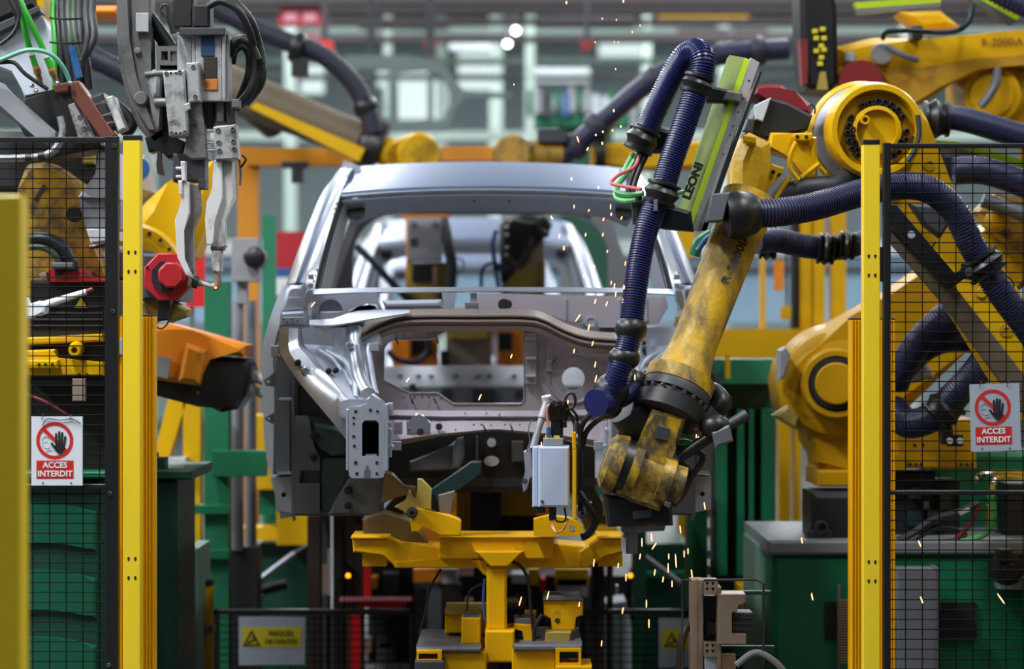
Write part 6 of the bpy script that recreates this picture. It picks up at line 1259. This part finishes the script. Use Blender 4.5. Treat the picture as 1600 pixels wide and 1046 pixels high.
    P(G([(898, 795), (912, 782), (925, 786), (920, 800), (914, 812), (900, 812)], 8.26, .05, bev=.003), 'hook', M['olive'], t)
    P(MB().lathe((910, 802, 8.22), (0, -1, 0), [(0, px(9, 8.2)), (.012, px(9, 8.2)), (.014, px(6, 8.2)), (.024, px(6, 8.2)), (.025, px(3, 8.2)), (.015, px(2.5, 8.2))], 20), 'pivot', M['dark_grey'], t)
    P(G([(566, 812), (600, 800), (640, 812), (668, 848), (676, 862), (640, 860), (610, 845), (590, 842), (568, 842)], 8.45, .1, bev=.006), 'rocker', M['rocker_brown'], t)
    P(G([(600, 738), (612, 740), (630, 760), (648, 762), (648, 772), (612, 778), (594, 790), (598, 765)], 8.45, .08, bev=.004), 'rocker', M['rocker_brown'], t)
    P(G([(674, 766), (736, 722), (752, 722), (752, 740), (716, 766), (690, 772), (690, 803), (674, 797)], 8.3, .08, bev=.003), 'guide_plate', M['teal_plate'], t, 'dark teal guide plate')
    P(G([(685, 774), (711, 767), (704, 804), (686, 803)], 8.28, .04, bev=.002), 'guide_face', M['steel_brown'], t)
    for x in (590, 950): P(MB().box((W(x, 0, 8.6).x, 9.9, W(0, 812, 8.6).z-.095), (.08, 3.0, .09)), 'side_rail', cy, t)
    return t
car1 = carriage()
for k in (1, 2):
    c = dup(car1); c.location = car1.location+Vector((-.135*k, 5.1*k, 0))
    c['label'] = ('yellow carriage under the second car body', 'yellow carriage under the third car body')[k-1]
# control box hung on the clamp
t = T('control_box', 'pale grey control box with plugs and cables hung in front of the car', 'control box', (862, 795, 7.85))
P(MB().bx(841, 698, 890, 793, 7.8, .1, .006), 'cover', M['box_white'], t); P(MB().bx(832, 698, 841, 793, 7.82, .09, .004), 'side', M['box_white'], t)
P(MB().lathe((847, 784, 7.8), (0, -1, 0), [(0, px(2.4, 7.8)), (.003, px(2.4, 7.8)), (.003, px(1.2, 7.8))], 12), 'screw', M['bolt'], t)
P(MB().bx(849, 685, 880, 698, 7.82, .07, .003), 'plug_base', M['casting_grey'], t)
for x in (857, 870): P(MB().bx(x-5, 681, x+5, 686, 7.83, .04, .002), 'yellow_latch', M['sign_yellow'], t)
P(MB().bx(861, 652, 880, 684, 7.83, .05, .008), 'plug', M['black_plastic'], t)
P(MB().cyl((857, 682, 7.83), (857, 668, 7.83), px(3.5, 7.8)), 'blue_plug', M['blue_cable'], t)
P(MB().tube([(857, 668, 7.83), (855, 650, 7.83), (856, 636, 7.83), (864, 630, 7.83)], px(2, 7.8), 8), 'copper_cable', M['copper_wire'], t)
for k in range(7): P(MB().tube([(862+k*3, 656, 7.83), (858+k*4, 642, 7.82), (864+k*3, 628+k % 3*3, 7.81), (874+k*2, 634, 7.82), (882+k, 648, 7.83), (884-k, 668, 7.84)], px(2.1, 7.8), 8), 'plug_cable', M['rubber'], t)
P(MB().tube([(884, 642, 7.82), (882, 628, 7.82), (888, 616, 7.82), (896, 616, 7.82), (899, 628, 7.82), (894, 638, 7.82), (884, 640, 7.82)], px(2.4, 7.8), 8), 'cable_loop', M['rubber'], t)
P(MB().tube([(886, 640, 7.83), (895, 655, 7.83), (899, 672, 7.83)], px(2.6, 7.8), 8).tube([(893, 640, 7.84), (901, 650, 7.84), (902, 664, 7.84)], px(2.2, 7.8), 8), 'black_cable', M['rubber'], t)
P(MB().cyl((901, 660, 7.82), (900, 678, 7.82), px(5, 7.8)), 'cable_sleeve', M['dark_grey'], t)
P(lat(MB(), (856, 622, 7.9), (832, 702, 7.86), [(0, 7.5), (.04, 7.5), (.05, 5.5), (.35, 6.5), (.36, 7), (.4, 7), (.41, 5.5), (1, 5.5)], 18), 'gas_spring', M['casting_grey'], t)
P(MB().lathe((854, 622, 7.9), (-.2, -.2, 1), [(-.012, px(8, 7.9)), (.006, px(8, 7.9))], 16), 'spring_end', M['pale_grey'], t)
P(G([(894, 675), (900, 676), (901, 704), (895, 703)], 7.78, .05, bev=.002).pr([(895, 704), (901, 704), (901, 812), (895, 812)], 7.78, .06, bev=.002), 'yellow_strip', M['curtain_yellow'], t)
P(MB().bx(903, 688, 912, 800, 7.9, .06, .004), 'dark_post', M['black_box'], t); P(MB().bx(904, 689, 910, 696, 7.88, .03), 'post_clip', M['curtain_yellow'], t)
for a in ([(907, 700, 7.88), (908, 670, 7.86), (918, 652, 7.82), (926, 645, 7.8)], [(910, 700, 7.88), (916, 676, 7.86), (930, 660, 7.82), (942, 652, 7.78)]): P(MB().tube(a, px(4.5, 7.8), 10), 'power_cable', M['dark_grey'] if a[0][0] == 907 else M['rubber'], t)
P(MB().tube([(906, 770, 7.9), (918, 790, 7.88), (930, 815, 7.88), (918, 835, 7.9), (908, 840, 7.9)], px(6, 7.9), 10), 'power_cable', M['rubber'], t)
P(G([(818, 706), (830, 700), (832, 745), (826, 748), (824, 765), (818, 770), (816, 755), (822, 735)], 7.86, .03, bev=.003), 'side_bracket', M['casting_grey'], t)
P(MB().lathe((820, 752, 7.85), (0, -1, 0), [(0, px(4.5, 7.8)), (.008, px(4.5, 7.8)), (.009, px(2, 7.8))], 14), 'roller', M['dark_grey'], t)
P(MB().tube([(823, 705, 7.86), (828, 690, 7.86), (826, 670, 7.86), (831, 655, 7.86)], px(1, 7.8), 6), 'thin_wire', M['mid_grey'], t)
P(MB().bx(858, 793, 866, 814, 7.86, .04).bx(838, 793, 852, 802, 7.86, .05), 'lower_gland', M['dark_grey'], t)
for a, mm in (([(868, 794, 7.86), (868, 812, 7.84), (876, 816, 7.84), (884, 812, 7.84), (882, 794, 7.86)], 'rubber'), ([(863, 814, 7.84), (864, 828, 7.82), (876, 830, 7.82), (884, 820, 7.82), (887, 812, 7.84)], 'copper_wire'), ([(864, 814, 7.84), (868, 832, 7.81), (880, 828, 7.82), (886, 814, 7.83)], 'copper_wire')):
    P(MB().tube(a, px(1.6, 7.8), 8), 'wire_loop', M[mm], t)
# tool towers behind the first car, seen through its openings
t = T('tool_tower', 'orange tool tower with a grey box seen through the left of the windscreen', 'tool', (665, 523+1.6*4000/12.78, 12.78))
P(MB().bx(634, 338, 642, 580, 12.78, .15, .004), 'post', M['orange'], t); P(MB().bx(626, 331, 702, 339, 12.78, .2, .004), 'top_plate', M['orange'], t)
P(MB().bx(637, 341, 690, 408, 12.68, .15, .004), 'valve_box', M['casting_grey'], t); P(MB().bx(641, 372, 651, 384, 12.67, .02), 'box_mark', M['dark_grey'], t); P(MB().bx(642, 346, 650, 354, 12.67, .02).bx(676, 346, 684, 354, 12.67, .02), 'box_mark', M['mid_grey'], t)
P(MB().bx(638, 410, 702, 476, 12.73, .15, .004), 'lower_box', M['olive'], t); P(MB().bx(644, 416, 674, 440, 12.71, .03), 'opening', M['ink'], t); P(MB().bx(676, 410, 684, 476, 12.70, .05), 'rust_plate', M['tan_rust'], t)
P(MB().tube([(692, 344, 12.73), (700, 380, 12.70), (706, 420, 12.70), (702, 470, 12.73)], px(9, 12.68), 10), 'cable_bundle', M['dark_grey'], t)
P(MB().tube([(706, 402, 12.68), (722, 406, 12.68), (724, 420, 12.68), (712, 432, 12.68)], px(1.6, 12.68), 8), 'loop_cable', M['mid_grey'], t)
P(MB().bx(612, 528, 684, 580, 12.83, .12, .004), 'orange_housing', M['orange'], t); P(MB().bx(644, 532, 674, 554, 12.81, .03), 'opening', M['ink'], t)
P(MB().tube([(606, 548, 12.73), (620, 562, 12.73), (650, 566, 12.73), (668, 550, 12.73), (670, 530, 12.73)], px(4.5, 12.68), 10), 'blue_hose', M['hose_navy_dull'], t)
P(MB().bx(697, 500, 768, 580, 12.83, .12, .004), 'grey_housing', M['beige_alu'], t); P(MB().bx(702, 512, 764, 532, 12.73, .15, .01), 'yellow_cylinder', M['olive'], t); P(MB().bx(688, 548, 700, 580, 12.78, .05), 'gap', M['ink'], t)
P(MB().box((W(665, 0, 12.88).x, 12.93, .7), (.3, .15, 1.4)), 'column', M['orange'], t)
P(MB().tube([(556, 384, 12.68), (585, 412, 12.68), (610, 440, 12.68), (640, 470, 12.68), (660, 480, 12.73)], px(6, 12.68), 10), 'blue_hose', M['teal_plate'], t)
t = T('tool_tower', 'black cable covered tool tower seen through the centre of the windscreen', 'tool', (820, 523+1.6*4000/12.78, 12.78))
P(MB().bx(783, 335, 850, 470, 12.83, .15, .004), 'back_plate', M['casting_grey'], t)
P(G([(780, 352), (796, 340), (820, 334), (850, 336), (862, 350), (858, 368), (836, 378), (826, 404), (806, 412), (792, 440), (782, 440)], 12.68, .14, bev=.02), 'cable_bundle', M['black_plastic'], t)
for a in ([(800, 345, 12.63), (830, 350, 12.63), (850, 342, 12.63), (860, 356, 12.63)], [(790, 400, 12.63), (810, 418, 12.63), (826, 400, 12.63), (832, 370, 12.63)], [(770, 418, 12.63), (790, 420, 12.63), (812, 412, 12.63), (822, 392, 12.63)], [(838, 340, 12.63), (846, 360, 12.63), (858, 368, 12.63)]): P(MB().tube(a, px(4, 12.68), 8), 'tower_cable', M['dark_grey'], t)
P(MB().tube([(776, 360, 12.63), (770, 380, 12.63), (773, 410, 12.63), (779, 450, 12.63)], px(3.5, 12.68), 8), 'blue_hose', M['blue_cable'], t); P(MB().tube([(790, 418, 12.63), (768, 412, 12.63), (754, 420, 12.63), (752, 450, 12.63)], px(3, 12.68), 8), 'blue_hose', M['blue_cable'], t)
for y in (356, 368, 388, 400): P(MB().ball((792, y, 12.66), px(3.5, 12.68), seg=8), 'fitting', M['casting_grey'], t)
P(MB().bx(826, 380, 850, 412, 12.73, .1), 'grey_plate', M['beige_alu'], t); P(MB().bx(790, 412, 850, 470, 12.73, .12), 'lower_box', M['olive'], t); P(MB().bx(845, 410, 852, 470, 12.70, .1), 'rust_plate', M['tan_rust'], t)
P(MB().bx(778, 500, 832, 580, 12.83, .12, .004), 'orange_housing', M['orange'], t); P(MB().bx(778, 520, 800, 548, 12.81, .03), 'opening', M['ink'], t)
P(MB().box((W(820, 0, 12.88).x, 12.93, .7), (.3, .15, 1.4)), 'column', M['orange'], t)
# aluminium profile fixture at lower right
t = T('profile_fixture', 'beige aluminium profile stand with bolted blocks right of the carriage', 'fixture', (1110, 523+1.6*4000/8, 8))
P(MB().bx(1079, 906, 1099, 523+1.6*4000/8, 8, .08, .003), 'upright', M['beige_alu'], t); P(MB().bx(1087, 906, 1091, 523+1.6*4000/8, 7.998, .01), 'groove', M['tan_rust'], t)
def profile(x, y, s):
    m = MB(); h = s/2
    m.pr([(x-h, y-h), (x+h, y-h), (x+h, y+h), (x-h, y+h)], 7.98, .1, [[(x-h+2+a*9, y-h+2+b*9), (x-h+8+a*9, y-h+2+b*9), (x-h+5+a*9, y-h+8+b*9)] for a in (0, 1) for b in (0, 1)])
    P(m, 'profile_end', M['beige_alu'], t)
    P(MB().bx(x-h+1, y-h+1, x+h-1, y+h-1, 7.99, .05), 'profile_core', M['ink'], t)
profile(1111, 919, 22); profile(1111, 1016, 22)
P(MB().bx(1101, 932, 1121, 1005, 8.05, .06), 'inner_plate', M['black_box'], t); P(G([(1104, 968), (1120, 976), (1121, 998), (1112, 990), (1104, 996)], 8.03, .03), 'fold_plate', M['dark_brown'], t)
P(MB().bx(1121, 918, 1127, 1046, 7.97, .1, .002), 'side_plate', M['tan_rust'], t)
P(G([(1122, 929), (1165, 929), (1165, 943), (1152, 945), (1152, 956), (1142, 956), (1142, 992), (1166, 992), (1166, 1008), (1122, 1008)], 7.96, .1, bev=.003), 'c_bracket', M['beige_alu'], t)
P(MB().bx(1144, 958, 1176, 992, 8.0, .1, .003), 'dark_block', M['dark_grey'], t)
for y in (966, 975, 984): P(MB().bx(1144, y, 1174, y+2, 7.995, .02), 'slot', M['ink'], t)
P(MB().bx(1101, 1027, 1121, 523+1.6*4000/8, 8.0, .08), 'lower_box', M['pale_grey'], t); P(MB().bx(1127, 1024, 1150, 523+1.6*4000/8, 7.98, .08), 'lower_block', M['tan_rust'], t)
P(MB().tube([(1066, 1100, 7.95), (1066, 906, 7.95)], px(1.3, 8), 6, 1).tube([(1066, 907, 7.95), (1080, 907, 7.95)], px(1.3, 8), 6, 1), 'wire_guard', M['dark_grey'], t)
P(MB().tube([(1100, 907, 7.95), (1180, 906, 7.95), (1193, 912, 7.95), (1193, 1040, 7.95)], px(2, 8), 6, 1), 'guard_tube', M['dark_grey'], t)
P(MB().bx(1127, 1010, 1210, 1026, 8.05, .02), 'green_strip', M['green_dark'], t); P(MB().bx(1127, 924, 1205, 930, 8.1, .02), 'green_strip', M['green_dark'], t)
P(MB().tube([(1060, 1060, 8.02), (1066, 1000, 8.02), (1080, 975, 8.05), (1100, 985, 8.08)], px(6, 8), 8), 'dark_hose', M['dark_brown'], t)
P(MB().tube([(1150, 1040, 7.95), (1180, 1020, 7.95), (1210, 1034, 7.95), (1230, 1056, 7.95)], px(5, 8), 8), 'clear_hose', M['casting_grey'], t)
# ---------------- welding sparks ----------------
SP = [(885,4,4,0),(974,2,4,0),(941,29,2,0),(963,31,2,0),(1000,40,2,0),(988,50,2,0),(930,66,2,0),(960,66,2,0),(966,66,2,0),(962,108,2.5,0),(803,132,2,0),(959,173,4,0),(903,218,9,-20),(942,206,3,0),(957,204,3,0),(970,198,3,0),(931,211,3,0),(941,224,4,0),(918,233,5,25),(893,280,4,0),(935,293,3,0),(897,323,5,0),(862,340,6,-30),(920,329,4,20),(954,323,7,0),(943,343,5,15),(955,335,4,0),(971,341,5,25),(874,369,6,10),(915,367,5,15),(942,367,5,10),(881,388,6,0),(949,393,4,10),(919,403,6,0),(977,412,6,10),(908,414,6,20),(928,418,6,0),(913,430,6,20),(955,442,5,5),(960,447,7,10),(975,449,6,0),(962,460,7,8),(930,471,7,15),(973,470,8,0),(948,475,7,20),(903,497,12,35),(920,512,10,15),(926,537,7,15),(897,549,6,10),(930,570,8,10),(931,592,10,15),(887,630,8,10),(992,588,10,0),(992,590,8,0),(846,694,5,0),(1091,686,7,10),(1088,682,5,0),(637,594,7,35),(750,621,9,25),(489,476,9,40),(799,557,6,20),(972,822,6,0),(1063,828,11,-5),(1018,840,11,-3),(1003,848,12,0),(1022,854,11,35),(1056,877,19,-4),(1044,888,13,0),(1045,870,8,0),(1069,866,10,0),(1075,862,8,0),(1081,897,12,-6),(1023,895,9,8),(1036,906,8,8),(1050,913,9,0),(1000,870,8,10),(966,884,7,8),(978,903,10,0),(928,880,11,5),(1010,944,11,0),(1014,975,12,0),(973,955,9,8),(940,1006,8,5),(813,940,13,15),(856,931,12,15),(905,945,7,8),(1101,791,10,-8),(1253,845,8,-10),(1269,933,10,-10),(1437,850,9,-22),(1440,938,10,-20),(1564,936,17,-35)]
me = None
for i, (x, y, l, a) in enumerate(SP):
    Y = 7.6+.35*((i*37) % 10)/10 if x < 1240 else 7.42
    if me is None:
        m = MB(); bmesh.ops.create_uvsphere(m.bm, u_segments=8, v_segments=6, radius=1)
        me = bpy.data.meshes.new('spark'); m.bm.to_mesh(me); m.bm.free(); me.materials.append(M['spark'])
    o = bpy.data.objects.new('spark', me); COL.objects.link(o); o.location = W(x, y, Y)
    big = 1.5 if l in (6, 4, 3) and a == 0 and y < 520 else 1.0
    o.scale = (px(.75*big, Y), px(.75, Y), px(max(l*.58, .9*big), Y)); o.rotation_euler.y = math.radians(a)
    o['category'] = 'spark'
    where = ('in the dark beside the lower right fence' if x > 1240 else 'on the left corner of the car cowl' if x < 500 else 'above the car roof' if y < 262 else
             'in the windscreen opening of the car' if y < 458 else 'in front of the left dash opening' if y < 640 and x < 800 else 'in front of the right dash panel' if y < 640 else
             'beside the control box and gripper' if y < 720 else 'around the yellow carriage post' if x < 920 else 'falling below the robot gripper')
    o['label'] = 'tiny glowing orange welding spark '+where; o['group'] = 'welding sparks '+where
